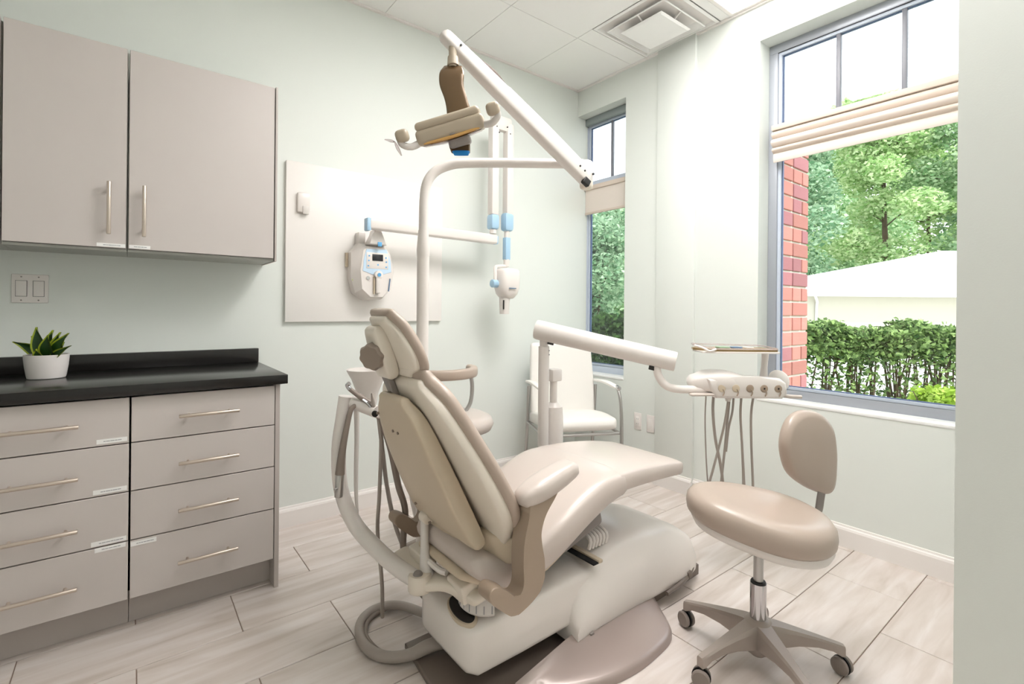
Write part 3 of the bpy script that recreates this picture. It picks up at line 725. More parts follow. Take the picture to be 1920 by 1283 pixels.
# floor plate
pts = [(.745, 1.62), (.735, 1.36), (.76, 1.10), (.98, 1.02), (1.0, 1.60)]
g = G(); g.prism([(1.32, 1.58), (.765, 1.57), (.745, 1.36), (.78, 1.12), (.98, 1.06), (1.32, 1.16)], (0, 0, .0005), (1, 0, 0), (0, 1, 0), .018, .005); g.build('floor_plate', 'base_brown_dark', dc)
g = G(); outer = [V(q) for q in ((.93, 1.13, .012), (1.02, 1.095, .014), (1.10, 1.055, .014), (1.19, 1.022, .014), (1.31, 1.004, .014), (1.42, 1.008, .014), (1.52, 1.022, .014), (1.575, 1.055, .016), (1.64, 1.15, .022), (1.705, 1.247, .03))]
inner = [V((.93+.775*i/9, 1.16+.10*i/9, .030+.055*i/9)) for i in range(10)]
prs = []
for o_, i_ in zip(outer, inner):
    d_ = (i_-o_); d_.z = 0; d_.normalize(); L_ = (i_-o_).length
    prs.append([o_+V((0, 0, -.013)), o_+V((0, 0, .004)), o_+d_*.006+V((0, 0, .013)), o_+d_*.018+V((0, 0, .017))]+[o_.lerp(i_, t)+V((0, 0, .018*(1-t)+.02*t**3)) for t in (.3, .6, .85, .95, 1)]+[i_+V((0, 0, -.03))])
fine = []
for k in range(len(prs[0])): fine.append(catmull([p_[k] for p_ in prs], 5))
g.loft([[fine[k][i] for k in range(len(fine))] for i in range(len(fine[0]))]); g.build('foot_pan', 'base_brown', dc, sharp=60)
# lift arm housing (long rear box)
def ring(x, y0, y1, z0, z1, p=.22, n=36, top=1.0):
    r = []
    for k in range(n):
        a, b = sup(2*math.pi*k/n, p)
        sh = 1-(1-top)*max(0, b)
        r.append(V((x, (y0+y1)/2+a*(y1-y0)/2*sh, (z0+z1)/2+b*(z1-z0)/2)))
    return r
g = G(); g.loft([ring(.800, 1.27, 1.50, .10, .19), ring(.812, 1.235, 1.535, .078, .212), ring(.84, 1.218, 1.552, .066, .224), ring(1.0, 1.212, 1.558, .07, .235), ring(1.2, 1.205, 1.565, .08, .255), ring(1.42, 1.2, 1.57, .09, .265)])
g.build('lift_arm_cover', 'base_cover', dc, sharp=50)
for nm_, m2, ka_, kb_, hz in (('opening_rim', 'cream_dark', .036, .086, .0), ('arm_opening', 'black_plastic', .029, .078, .003)):
    U_ = V((.93, 0, .30)).normalized(); W_ = V((.10, 1, 0)).normalized(); C_ = V((.842, 1.325, .222+hz)); N_ = U_.cross(W_).normalized()
    G().loft([[C_+U_*(ka_*r*math.cos(a))+W_*(kb_*r*math.sin(a))+N_*h for a in (2*math.pi*k/36 for k in range(36))] for r, h in ((1.0, -.02), (1.0, .002), (.94, .006))]).build(nm_, m2, dc, sharp=40)
# hump cover
def hr(x, z1, y0=1.165, y1=1.605, z0=.035, top=.8): return ring(x, y0, y1, z0, z1, .26, 44, top)
g = G(); g.loft([hr(1.205, .13), hr(1.215, .175), hr(1.25, .225), hr(1.33, .275), hr(1.45, .305), hr(1.6, .31), hr(1.75, .295), hr(1.87, .255), hr(1.96, .20, 1.19, 1.58), hr(2.02, .14, 1.23, 1.54), hr(2.04, .10, 1.28, 1.49)])
g.build('base_cover', 'base_cover', dc, sharp=60)
g = G(); g.prism([(1.22, 1.185), (2.03, 1.22), (2.06, 1.38), (2.03, 1.55), (1.22, 1.59)], (0, 0, .001), (1, 0, 0), (0, 1, 0), .045, .004); g.build('base_foot', 'base_brown_dark', dc)
g = G(); g.tube([(1.70, 1.158, .055), (1.80, 1.162, .06), (1.90, 1.18, .07), (1.97, 1.215, .085), (2.02, 1.27, .09)], [.008, .010, .010, .009, .007], 8, 4); g.build('bumper_strip', 'base_brown_dark', dc)
G().obox((1.868, 1.163, .075), (.022, .012, .03), (1, 0, .3), (0, 1, 0), .003).build('clip', 'base_brown_dark', dc)
G().obox((1.275, 1.165, .055), (.018, .01, .026), (1, 0, .3), (0, 1, 0), .003).build('clip', 'bracket_grey', dc)
g = G(); g.box(1.290, 1.318, 1.175, 1.44, .285, .291, .002); g.build('cover_seam', 'gap_dark', dc)
g = G(); g.box(1.315, 1.335, 1.172, 1.44, .286, .298, .003); g.build('seam_lip', 'cream_dark', dc)
G().cyl((1.18, 1.30, .257), (1.18, 1.30, .262), .007, n=10).build('indicator', 'paper_green', dc)
# bellows / cable chain
g = G()
for k in range(6):
    a = k*.3; g.tube([(1.345+.018*k, 1.25+.02*k*0, .30), (1.35+.018*k, 1.25, .335), (1.35+.018*k, 1.30, .345), (1.348+.018*k, 1.34, .31)], .0075, 8, 3)
g.build('cable_chain', 'equip_white', dc)
# scissor lift under the seat
g = G(); g.obox((1.15, YC, .32), (.42, .20, .10), (1, 0, .25), (0, 1, 0), .02); g.build('lift_mechanism', 'base_brown_dark', dc)
g = G(); g.obox((1.30, YC, .385), (.22, .30, .07), (1, 0, .30), (0, 1, 0), .02); g.build('seat_carrier', 'bracket_grey', dc)
# seat
g = G(); g.slab([(.845, YC, .41), (.905, YC, .385), (.99, YC, .385), (1.10, YC, .43), (1.22, YC, .49), (1.33, YC, .535), (1.425, YC, .548)], YW, [.205, .225, .235, .24, .24, .24, .235], [.09, .105, .115, .12, .12, .115, .10], .38, cup=0)
g.build('seat', 'taupe_light', dc, sharp=70)
g = G(); g.slab([(.80, YC, .375), (.93, YC, .325), (1.05, YC, .335), (1.2, YC, .405), (1.30, YC, .45)], YW, [.14, .19, .2, .2, .18], [.03, .04, .04, .04, .03], .4); g.build('seat_pan', 'cream_dark', dc, sharp=70)
# leg rest
g = G(); g.slab([(1.415, YC, .555), (1.55, YC, .552), (1.70, YC, .54), (1.83, YC, .523)], YW, [.232, .228, .218, .205], [.082, .08, .074, .064], .3); g.build('leg_rest', 'taupe_light', dc, sharp=70)
g = G(); g.prism([(1.36, .50), (1.56, .52), (1.52, .455), (1.45, .405), (1.42, .405)], (0, 1.31, 0), (1, 0, 0), (0, 0, 1), -.17, .006); g.build('leg_rest_bracket', 'bracket_grey', dc)
# backrest upholstery + shells
g = G(); g.slab([(.682, YC, .985), (.712, YC, .93), (.760, YC, .83), (.822, YC, .71), (.880, YC, .60), (.918, YC, .50), (.921, YC, .45)], YW, [.13, .20, .252, .290, .292, .245, .18], [.05, .058, .064, .068, .066, .058, .045], .6)
g.build('back_upholstery', 'taupe', dc, sharp=180)
g = G(); g.slab([(.665, YC, .960), (.690, YC, .905), (.738, YC, .81), (.800, YC, .69), (.858, YC, .58), (.895, YC, .49), (.90, YC, .45)], YW, [.122, .19, .242, .280, .280, .232, .165], [.035, .045, .05, .055, .055, .045, .035], .32)
g.build('back_shell', 'cream', dc, sharp=180)
g = G(); g.slab([(.637, YC+.01, .905), (.662, YC+.01, .85), (.712, YC+.01, .73), (.772, YC+.01, .60), (.805, YC+.01, .53), (.822, YC, .49)], YW, [.085, .135, .165, .175, .185, .19], [.035, .05, .06, .065, .06, .05], .25)
g.build('back_centre_panel', 'cream_dark', dc, sharp=50)
g = G(); g.slab([(.820, YC+.12, .475), (.835, 1.34, .475), (.88, 1.20, .465), (.925, 1.125, .47)], (.35, 0, -.93), [.03, .04, .05, .045], [.025, .03, .03, .025], .4); g.build('back_skirt', 'cream_dark', dc, sharp=60)
for y, z in ((.05, .80), (.015, .80), (.125, .845), (.13, .52), (.07, .47)):
    x = .662+(.85-z)*.43-.031; g = G(); g.cyl((x+.004, YC+y, z), (x-.003, YC+y, z-.001), .0045, n=10); g.build('screw', 'knob_grey', dc)
g = G(); g.obox((.640, YC+.045, .945), (.02, .042, .09), (.9, 0, .4), (0, 1, 0), .005); g.build('headrest_bar', 'bracket_grey', dc)
# headrest
hd = G(); hd.slab([(.603, YC+.02, 1.166), (.633, YC+.02, 1.125), (.660, YC+.015, 1.06), (.680, YC+.01, 1.008), (.678, YC+.01, .99)], YW, [.080, .112, .138, .128, .096], [.034, .040, .042, .038, .03], .62)
hdo = hd.build('headrest_cushion', 'taupe', dc, sharp=180)
g = G(); g.slab([(.594, YC+.02, 1.147), (.618, YC+.02, 1.115), (.644, YC+.015, 1.055), (.662, YC+.01, 1.008), (.66, YC+.01, .990)], YW, [.062, .092, .121, .112, .080], [.028, .034, .036, .034, .026], .5); g.build('headrest_shell', 'cream', dc, sharp=180)
g = G(); g.slab([(.588, YC+.045, 1.110), (.602, YC+.045, 1.07), (.618, YC+.045, 1.02), (.630, YC+.045, .988)], YW, [.045, .052, .055, .05], [.04, .045, .048, .045], .4); g.build('headrest_block', 'cream', dc, sharp=60)
g = G(); ang = []
kc = V((.592, YC+.040, 1.042)); ka = V((-.80, -.50, -.25)).normalized()
prof = []
kn = G(); rings = []
N_ = ka.orthogonal().normalized(); B_ = ka.cross(N_)
for r, h in ((.034, 0), (.040, .006), (.041, .026), (.036, .034), (.0, .035)):
    rings.append([kc+ka*h+(r*(1+.05*math.cos(8*a)))*(math.cos(a)*N_+math.sin(a)*B_) for a in (2*math.pi*k/48 for k in range(48))])
kn.loft(rings); kn.build('headrest_knob', 'knob_grey', dc, sharp=50)
# armrests (mirror images)
for sg in (-1, 1):
    y = YC+sg*.295
    g = G(); g.slab([(.905, y, .642), (.95, y, .655), (1.02, y, .675), (1.075, y, .690)], YW, [.034, .044, .044, .038], [.055, .066, .066, .055], .75, n=24); g.build('armrest_pad', 'taupe_light', dc, sharp=180)
    g = G(); g.prism(csmooth([(.905, .635), (.96, .65), (1.015, .66), (1.0, .63), (.962, .585), (.945, .54), (.948, .50), (.958, .45), (.956, .39), (.93, .36), (.885, .338), (.845, .332), (.80, .365), (.765, .40), (.765, .425), (.785, .432), (.82, .412), (.85, .385), (.868, .385), (.880, .41), (.878, .47), (.882, .53), (.897, .59)]), (0, y+.028, 0), (1, 0, 0), (0, 0, 1), .056, .012, 4)
    g.build('armrest_bracket', 'taupe_dark', dc, sharp=45)
# rear yoke under the back
g = G(); g.slab([(.765, 1.60, .315), (.760, 1.52, .310), (.765, 1.42, .300), (.815, 1.34, .312), (.85, 1.24, .300)], (1, 0, .2), [.03, .036, .042, .036, .03], [.038, .036, .034, .034, .034], .5); g.build('rear_yoke', 'cream', dc, sharp=180)
g = G(); g.obox((.795, 1.50, .335), (.05, .10, .07), (1, 0, .2), (0, 1, 0), .006); g.build('hinge_block', 'cream', dc); g = G(); g.obox((.83, 1.30, .315), (.06, .09, .06), (1, 0, .2), (0, 1, 0), .006); g.build('hinge_block', 'cream', dc)
g = G(); g.tube([(.80, 1.50, .47), (.78, 1.46, .40), (.77, 1.43, .33), (.78, 1.41, .29)], [.014, .014, .02, .022], 10, 4); g.tube([(.775, 1.44, .36), (.79, 1.38, .345), (.80, 1.35, .345)], .01, 8, 3); g.build('recline_strut', 'equip_white', dc)
g = G(); g.cyl((.80, 1.51, .475), (.80, 1.47, .475), .02, n=16, bev=.003); g.build('strut_pin', 'cream', dc)
# tilt gauge segment with ticks
gcn = V((.920, 1.295, .262)); g = G(); rg_ = []
arc = [math.radians(a) for a in range(100, 251, 10)]
top = []; bot = []
for r, z in ((.080, .275), (.092, .262), (.095, .232), (.086, .222)):
    rg_.append([gcn+V((r*math.cos(a), r*math.sin(a)*.95, z-.245)) for a in arc])
inner = [[gcn+V((.05*math.cos(a), .05*math.sin(a), z-.245)) for a in arc] for z in (.222, .275)]
g.loft(inner[1:]+rg_+inner[:1]+[inner[1]], caps=False, closed=False); gauge = g.build('tilt_gauge', 'equip_grey', dc, sharp=40)
g = G()
for a in [math.radians(x) for x in range(110, 246, 15)]:
    q = gcn+V(((.0955)*math.cos(a), .0955*math.sin(a)*.95, .002)); g.cyl(q+V((0, 0, .012)), q+V((0, 0, -.012)), .0012, n=5)
g.build('tick_mark', 'ink', gauge, kind='stuff')

# ------------------------------------------------------------------ assistant arm, cuspidor and hoses
aa = thing('suction_unit', (.655, 1.75, .3), 'white curved tube stand with suction handpieces left of the chair', 'suction unit')
g = G(); g.tube([(.742, 1.43, .305), (.715, 1.50, .318), (.685, 1.60, .345), (.642, 1.725, .41), (.615, 1.795, .52), (.612, 1.815, .66), (.628, 1.815, .78), (.638, 1.812, .855)], [.026, .027, .027, .027, .026, .026, .027, .028], 18, 5); g.build('tube', 'equip_white', aa)
G().lathe([(.0, .032), (.034, .030), (.038, .022), (.038, -.02), (.034, -.026)], (.745, 1.425, .300), (0, 0, 1), 24).build('joint', 'cream', aa)
G().lathe([(0, .006), (.012, .006), (.016, 0)], (.735, 1.42, .332), (-.1, -.1, 1), 20).build('joint_cap', 'bracket_grey', aa)
g = G(); g.tube([(.655, 1.795, .835), (.685, 1.755, .82), (.712, 1.715, .805)], [.024, .024, .022], 16, 3); hb_ = g.build('holder_bar', 'equip_white', aa)
G().lathe([(0, .004), (.010, .004), (.012, 0)], (.70, 1.694, .802), (-.6, -.8, 0), 16).build('holder_screw', 'gap_dark', aa)
sy = thing('suction_handpiece', (.66, 1.76, .85), 'angled grey suction handpiece resting on the assistant arm', 'handpiece')
g = G(); g.tube([(.705, 1.735, .83), (.685, 1.745, .845), (.655, 1.765, .87), (.635, 1.775, .888)], [.012, .011, .009, .008], 10, 3); g.build('body', 'hose_dark', sy)
g = G(); g.tube([(.637, 1.774, .886), (.629, 1.778, .90), (.633, 1.77, .908)], [.009, .0085, .008], 10, 3); g.build('tip', 'chrome', sy)
sy2 = thing('air_water_syringe', (.71, 1.70, .85), 'thin grey syringe standing upright beside the chair back', 'handpiece')
g = G(); g.tube([(.705, 1.715, .815), (.70, 1.712, .84), (.694, 1.71, .875)], [.008, .0075, .004], 8, 3); g.build('body', 'hose_grey', sy2)
g = G(); g.tube([(.705, 1.715, .80), (.69, 1.72, .83), (.67, 1.735, .85)], [.006, .006, .004], 8, 3); g.build('tip', 'chrome', sy2)
hg = thing('hanging_saliva_ejector', (.60, 1.76, .55), 'grey hose end with a metal coupling hanging left of the white tube', 'hose')
g = G(); g.tube([(.665, 1.765, .83), (.64, 1.765, .815), (.625, 1.765, .76), (.607, 1.765, .66), (.600, 1.765, .585)], [.008, .009, .010, .013, .017], 12, 4); g.build('hose', 'hose_dark', hg)
g = G(); g.cyl((.600, 1.765, .585), (.596, 1.765, .505), .0155, .0145, n=16, bev=.002); g.cyl((.587, 1.755, .54), (.576, 1.75, .54), .004, n=6); g.build('coupling', 'steel', hg)

def hose(name, pts, r, m_, lab, cat='hose', group=None, n=10):
    o = G().tube(pts, r, n, 7).build(name, m_); return tag(o, lab, cat, group)
G().tube([(.668, 1.79, .825), (.69, 1.85, .80), (.70, 1.87, .70), (.702, 1.88, .5), (.705, 1.87, .38)], [.012, .011, .009, .008, .006], 10, 5).build('drain_hose', 'equip_grey', aa)
hose('suction_hose', [(.715, 1.70, .79), (.735, 1.72, .70), (.735, 1.73, .5), (.725, 1.72, .36), (.735, 1.70, .18), (.76, 1.75, .02)], .007, 'hose_grey', 'thin grey hose hanging straight down beside the chair back')
hose('suction_hose', [(.72, 1.69, .79), (.765, 1.70, .66), (.80, 1.71, .52), (.825, 1.70, .42), (.80, 1.66, .30), (.83, 1.62, .18), (.88, 1.60, .10)], .012, 'hose_dark', 'thick taupe hose curving along the left edge of the chair back')
hose('suction_hose', [(.718, 1.70, .78), (.75, 1.73, .62), (.775, 1.75, .50), (.80, 1.73, .36), (.84, 1.68, .22), (.87, 1.64, .12)], .008, 'hose_grey', 'middle grey hose between the straight one and the chair back')
hose('floor_hose', [(.88, 1.62, .05), (.83, 1.76, .035), (.76, 1.815, .02), (.69, 1.78, .018), (.652, 1.69, .018), (.655, 1.60, .018), (.69, 1.535, .02), (.745, 1.49, .03), (.80, 1.47, .045), (.90, 1.45, .048)], [.016, .016, .016, .016, .017, .018, .018, .019, .022, .022], 'hose_grey', 'thick grey umbilical hose looping on the floor behind the chair', n=14)
hose('floor_hose', [(.90, 1.66, .02), (.84, 1.79, .012), (.77, 1.80, .012), (.71, 1.77, .010), (.675, 1.70, .010), (.68, 1.60, .010), (.72, 1.54, .010), (.79, 1.51, .014)], .009, 'hose_dark', 'thinner dark hose lying inside the floor loop', n=10)

cu = thing('cuspidor', (.80, 1.96, .8), 'white cuspidor bowl on its stand behind the headrest', 'cuspidor')
G().lathe([(.012, -.16), (.035, -.14), (.042, -.09), (.05, -.07), (.065, -.03), (.082, .0), (.085, .008), (.078, .006), (.06, -.03), (.0, -.05)], (.772, 1.945, .925), n=36).build('bowl', 'equip_white', cu)
g = G(); g.tube([(.772, 1.945, .775), (.80, 1.945, .755), (.87, 1.93, .72), (.93, 1.90, .6), (.97, 1.84, .3), (1.02, 1.70, .16)], [.016, .022, .024, .028, .03, .03], 14, 4); g.build('stand', 'equip_grey', cu)

# assistant stool mostly hidden behind chair back
sx_, sy_ = 1.235, 2.04
st2 = thing('assistant_stool', (sx_, sy_, 0), 'stool with a curved padded support arm, mostly hidden behind the dental chair', 'stool')
G().lathe([(.0, .085), (.15, .08), (.185, .065), (.198, .035), (.185, .006), (.12, 0), (0, 0)], (sx_, sy_, .60), n=36).build('seat', 'taupe_light', st2, sharp=70)
g = G(); g.cyl((sx_, sy_, .10), (sx_, sy_, .60), .022, n=16); g.build('column', 'chrome', st2)
arcp = [(sx_-.065+.17*math.cos(a), sy_+.03+.17*math.sin(a), .885) for a in [math.radians(x) for x in (-150, -125, -100, -75, -50, -25, -5)]]
g = G(); g.slab(arcp, (0, 0, 1), [.024]*7, [.04]*7, .6, n=20); g.build('support_pad', 'taupe', st2, sharp=180)
g = G(); g.tube([(sx_+.10, sy_, .865), (sx_+.11, sy_, .80), (sx_+.10, sy_, .72), (sx_+.06, sy_, .67)], .010, 10, 4); g.build('support_strut', 'steel', st2)
for k in range(5):
    a = k*1.2566+.3; q = V((math.cos(a), math.sin(a), 0)); c = V((sx_, sy_, 0))
    G().tube([c+V((0, 0, .11)), c+q*.12+V((0, 0, .095)), c+q*.22+V((0, 0, .07))], [.022, .017, .013], 8, 3).build('leg', 'star_base', st2)
    G().lathe([(0, -.012), (.025, -.011), (.026, .011), (0, .012)], c+q*.235+V((0, 0, .026)), (-q.y, q.x, 0), 18).build('caster', 'caster_grey', st2)

# ------------------------------------------------------------------ operating light on its pole
ol = thing('operating_light', (.937, 1.795, .2), 'dental operating light with bronze yoke on a bent white pole', 'lamp')
g = G(); g.tube([(.945, 1.79, .16), (.937, 1.79, .7), (.937, 1.79, 1.02), (.937, 1.79, 1.41)], .0245, 18, 1); g.build('lower_pole', 'equip_white', ol)
g = G(); g.tube([(.937, 1.79, 1.395), (.937, 1.79, 1.42), (.937, 1.79, 1.48), (.937, 1.79, 1.50)], [.0255, .0265, .022, .0205], 18, 1); g.build('pole_collar', 'equip_white', ol)
g = G(); g.tube([(.938, 1.79, 1.47), (.94, 1.79, 1.62), (.948, 1.785, 1.69), (.975, 1.775, 1.738), (1.02, 1.755, 1.768), (1.08, 1.715, 1.783), (1.25, 1.61, 1.792), (1.45, 1.48, 1.797), (1.50, 1.448, 1.797)], [.02]*9, 18, 6); g.build('upper_pole', 'equip_white', ol)
g = G(); g.obox((1.508, 1.435, 1.75), (.05, .05, .125), (1, 0, 0), (0, 1, 0), .018); g.build('elbow', 'cream', ol)
a0, a1 = V((1.475, 1.425, 1.745)), V((.864, 1.497, 2.132)); ad = (a1-a0)
g = G(); g.slab([a0-ad*.03, a0+ad*.3, a0+ad*.7, a1], (.1, 1, 0), [.026, .026, .025, .022], [.062, .062, .056, .04], .4, n=24); g.build('lamp_arm', 'equip_white', ol, sharp=60)
up_ = ad.cross(V((.1, 1, 0))).normalized()
if up_.z < 0: up_ = -up_
g = G(); g.slab([a0+ad*.02+up_*.03, a0+ad*.35+up_*.031, a0+ad*.62+up_*.029], (.1, 1, 0), [.020, .020, .018], [.012, .012, .010], .5, n=16); g.build('arm_cover', 'equip_grey', ol, sharp=60)
g = G(); g.slab([a0+ad*.63+up_*.029, a0+ad*.73+up_*.036, a0+ad*.84+up_*.026], (.1, 1, 0), [.012, .014, .010], [.008, .014, .006], .5, n=16); g.build('spring_cover', 'base_brown_dark', ol)
g = G(); g.obox(a0+V((.0, -.02, -.035)), (.035, .02, .03), ad, (0, 1, 0), .004); g.cyl(a0+V((.03, -.035, -.0)), a0+V((.03, -.03, -.0)), .005, n=8); g.build('arm_stop', 'black_plastic', ol)
g = G()
for t in (.02, .06, .93): q = a0+ad*t; g.cyl(q+V((0, -.029, 0)), q+V((0, -.024, 0)), .004, n=8)
g.build('screw', 'black_plastic', ol)
g = G(); g.cyl((.888, 1.49, 2.135), (.888, 1.488, 2.03), .0145, n=16); g.cyl((.888, 1.488, 2.065), (.888, 1.487, 2.035), .0185, .021, n=18); g.build('drop_post', 'lamp_beige', ol)
lw = (V((rt.x, rt.y, 0))*.95+V((fw.x, fw.y, 0))*.15+V((0, 0, .33))).normalized()      # lamp long axis
g = G(); g.slab([(.888, 1.487, 2.03), (.876, 1.475, 2.0), (.872, 1.468, 1.955), (.882, 1.455, 1.905), (.888, 1.447, 1.86), (.889, 1.45, 1.80), (.892, 1.447, 1.75), (.893, 1.44, 1.722)], (rt.x, rt.y, 0), [.034, .043, .042, .040, .041, .038, .037, .033], [.012, .014, .014, .014, .014, .014, .014, .012], .7, n=20); g.build('yoke', 'bronze', ol, sharp=180)
g = G(); g.slab([(.893, 1.438, 1.721), (.893, 1.436, 1.713)], (rt.x, rt.y, 0), [.031, .026], [.013, .010], .7, n=20, sm=2); g.build('yoke_cap', 'blue_cap', ol)
lc = V((.834, 1.421, 1.790)); ld = (V((fw.x, fw.y, .30))).normalized()
lw2 = (lw-ld*lw.dot(ld)).normalized(); lu = lw2.cross(ld).normalized()
if lu.z < 0: lu = -lu
def lq(a, b, c): return lc+lw2*a+ld*b+lu*c
g = G(); g.obox(lq(0, .04, .026), (.226, .085, .030), lw2, ld, .014, 4); g.build('lamp_back', 'lamp_beige', ol, sharp=60)
g = G(); g.obox(lq(0, .04, -.010), (.236, .092, .052), lw2, ld, .014, 4); g.build('lamp_body', 'lamp_beige', ol, sharp=60)
g = G(); g.slab([lq(-.095, .03, -.030), lq(0, .025, -.034), lq(.095, .03, -.030)], ld, [.034, .040, .034], [.010, .012, .010], .5, n=24); g.build('lens', 'gold_lens', ol, sharp=180)
g = G(); g.slab([lq(-.10, .035, -.037), lq(0, .035, -.045), lq(.10, .035, -.037)], ld, [.030, .036, .030], [.006, .007, .006], .6, n=24); g.build('lens_shield', 'clear_plastic', ol, sharp=180)
G().obox(lq(.005, -.006, -.026), (.018, .006, .006), lw2, lu, .001).build('latch', 'bracket_grey', ol)
g = G(); g.obox(lq(.02, .03, -.055), (.075, .06, .03), lw2, ld, .01); g.build('sensor_housing', 'bracket_grey', ol)
for sg in (-1, 1):
    g = G(); g.tube([lq(sg*.10, .02, -.02), lq(sg*.14, .0, -.028), lq(sg*.165, -.01, -.015), lq(sg*.17, -.012, .0)], [.012, .012, .011, .010], 10, 3); g.build('handle_arm', 'equip_grey', ol)
    g = G(); g.obox(lq(sg*.157, -.012, .012), (.045, .035, .042), lw2, ld, .014); g.build('handle', 'lamp_beige', ol)
g = G()
for dx, dz in ((-.02, .012), (.005, -.035)):
    g.slab([lq(-.185, -.02, .0), lq(-.185+dx*.6, -.02, dz*.6), lq(-.185+dx*1.4, -.02, dz*1.3)], (ld.x, ld.y, ld.z), [.004, .012, .006], [.004, .01, .004], .6, n=12)
g.build('grip_guard', 'clear_plastic', ol)

# ------------------------------------------------------------------ delivery unit
du = thing('delivery_unit', (1.60, 1.80, .2), 'white dental delivery unit on an arm with five handpiece slots', 'dental unit')
g = G(); g.tube([(1.60, 1.795, .10), (1.60, 1.795, .60), (1.60, 1.795, 1.005)], .0265, 18, 1); g.build('post', 'equip_grey', du)
g = G(); g.cyl((1.60, 1.795, 1.0), (1.60, 1.795, 1.05), .021, n=16); g.build('post_neck', 'equip_white', du)
g = G()
for z in (.985, .965): g.cyl((1.613, 1.771, z), (1.612, 1.768, z), .003, n=8)
g.build('screw', 'ink', du)
g = G(); g.tube([(1.68, 1.81, .10), (1.68, 1.81, .64), (1.68, 1.81, .70), (1.68, 1.81, .72)], [.05, .05, .045, .022], 20, 1); g.build('service_column', 'equip_white', du)
g = G(); g.cyl((1.68, 1.81, .72), (1.68, 1.81, .83), .019, n=14); g.build('column_neck', 'equip_white', du)
boxo('cup_holder', 'equip_white', du, 1.648, 1.712, 1.78, 1.84, .828, .888, .006)
A0, A1 = V((1.578, 1.812, 1.085)), V((1.925, 1.29, .958)); AD = A1-A0
g = G(); g.tube([A0-AD*.02, A0-AD*.018, A0, A0+AD*.5, A1, A1+AD*.018, A1+AD*.02], [.040, .046, .048, .046, .044, .043, .036], 24, 1); g.build('arm', 'equip_grey', du, sharp=50)
g = G(); g.tube([(1.885, 1.345, .955), (1.882, 1.34, .90), (1.895, 1.315, .855), (1.93, 1.285, .835), (1.99, 1.238, .832), (2.05, 1.19, .832)], .018, 14, 5); g.build('goose_neck', 'equip_white', du)
g = G(); g.obox(V((1.868, 1.36, .925)), (.03, .02, .02), AD, (0, 0, 1), .003); g.obox(A0+AD*.1+V((0, 0, -.048)), (.03, .02, .012), AD, (0, 0, 1), .002); g.build('arm_stop', 'black_plastic', du)
dx_ = V((rt.x, rt.y, 0)); dy_ = V((fw.x, fw.y, 0)); DC = V((2.17, 1.11, .850))
def dq(a, b, z): return DC+dx_*a+dy_*b+V((0, 0, z))
# head: pod + front block with slots
g = G(); g.slab([dq(-.185, .03, .012), dq(-.13, .03, .014), dq(-.04, .03, .015), dq(.05, .03, .0)], dy_, [.06, .085, .085, .06], [.07, .10, .095, .05], .6, n=28); g.build('pod', 'equip_white', du, sharp=180)
prof = [(-.165, .035), (-.155, -.005), (-.125, -.05), (.165, -.05), (.188, -.025), (.18, .02), (.155, .04), (.05, .047), (-.05, .046)]
g = G(); g.prism([(a, b+.0) for a, b in prof], dq(0, -.005, -.0), dx_, (0, 0, 1), .05, .014, 4); g.build('instrument_block', 'equip_white', du, sharp=50)
for k in range(5):
    a = -.105+k*.062
    G().lathe([(.0, .0015), (.012, .0015), (.016, .001), (.017, 0)], dq(a, -.056, -.004), -dy_, 20).build('handpiece_slot', 'cream_dark' if k < 2 else 'taupe_dark', du)
    g = G(); g.tube([dq(a+.004, -.057, -.008), dq(a+.01, -.058, -.022), dq(a+.004, -.057, -.038)], .0025, 6, 3); g.build('slot_line', 'taupe_dark', du)
G().lathe([(0, .001), (.004, .001)], dq(-.105+3*.062, -.058, -.004), -dy_, 10).build('slot_hole', 'black_plastic', du)
G().lathe([(0, .001), (.004, .001)], dq(-.105+4*.062, -.058, -.004), -dy_, 10).build('slot_hole', 'black_plastic', du)
g = G(); g.slab([dq(-.23, -.035, -.036), dq(-.14, -.035, -.034)], dy_, [.02, .02], [.014, .014], .7, n=12, sm=3); g.build('side_handle', 'taupe_light', du)
g = G(); g.tube([dq(.165, -.02, -.03), dq(.20, -.02, -.042), dq(.265, -.02, -.045)], [.010, .009, .008], 10, 3); g.build('side_handle', 'taupe_light', du)
g = G(); g.prism([(-.075, -.045), (-.045, -.045), (-.055, -.068), (-.068, -.068)], dq(0, -.01, 0), dx_, (0, 0, 1), .02, .002); g.build('latch', 'equip_grey', du)
G().lathe([(0, .006), (.034, .006), (.046, .0), (.049, -.008), (.04, -.014), (0, -.015)], dq(.195, .03, .022), tuple(-dy_*.9+V((0, 0, .3))), 28).build('palm_disc', 'equip_grey', du)
g = G(); g.tube([dq(.125, .04, .0), dq(.13, .04, .08), dq(.135, .04, .155)], [.022, .014, .016], 14, 3); g.build('tray_post', 'equip_white', du)
g = G(); g.prism([(-.18, -.06), (-.13, -.075), (.15, -.075), (.17, -.05), (.17, .10), (-.15, .10), (-.18, .06)], dq(0, .03, .148), dx_, dy_, .007, .002); tr_ = g.build('tray_holder', 'equip_white', du)
g = G(); g.tube([dq(-.125, -.04, .166), dq(-.155, -.045, .158), (dq(-.175, -.02, .170)), dq(-.205, .0, .18)], .005, 8, 3); g.build('tray_lip', 'equip_white', du)
tr = thing('instrument_tray', tuple(dq(0, .03, .19)), 'clear instrument tray with covered papers on top of the delivery unit', 'tray')
g = G(); g.prism([(-.12, -.065), (.15, -.065), (.165, -.04), (.16, .10), (-.13, .11), (-.175, .09), (-.19, .03)], dq(0, .03, .1555), dx_, dy_, .009, .001); g.build('base', 'tray_amber', tr)
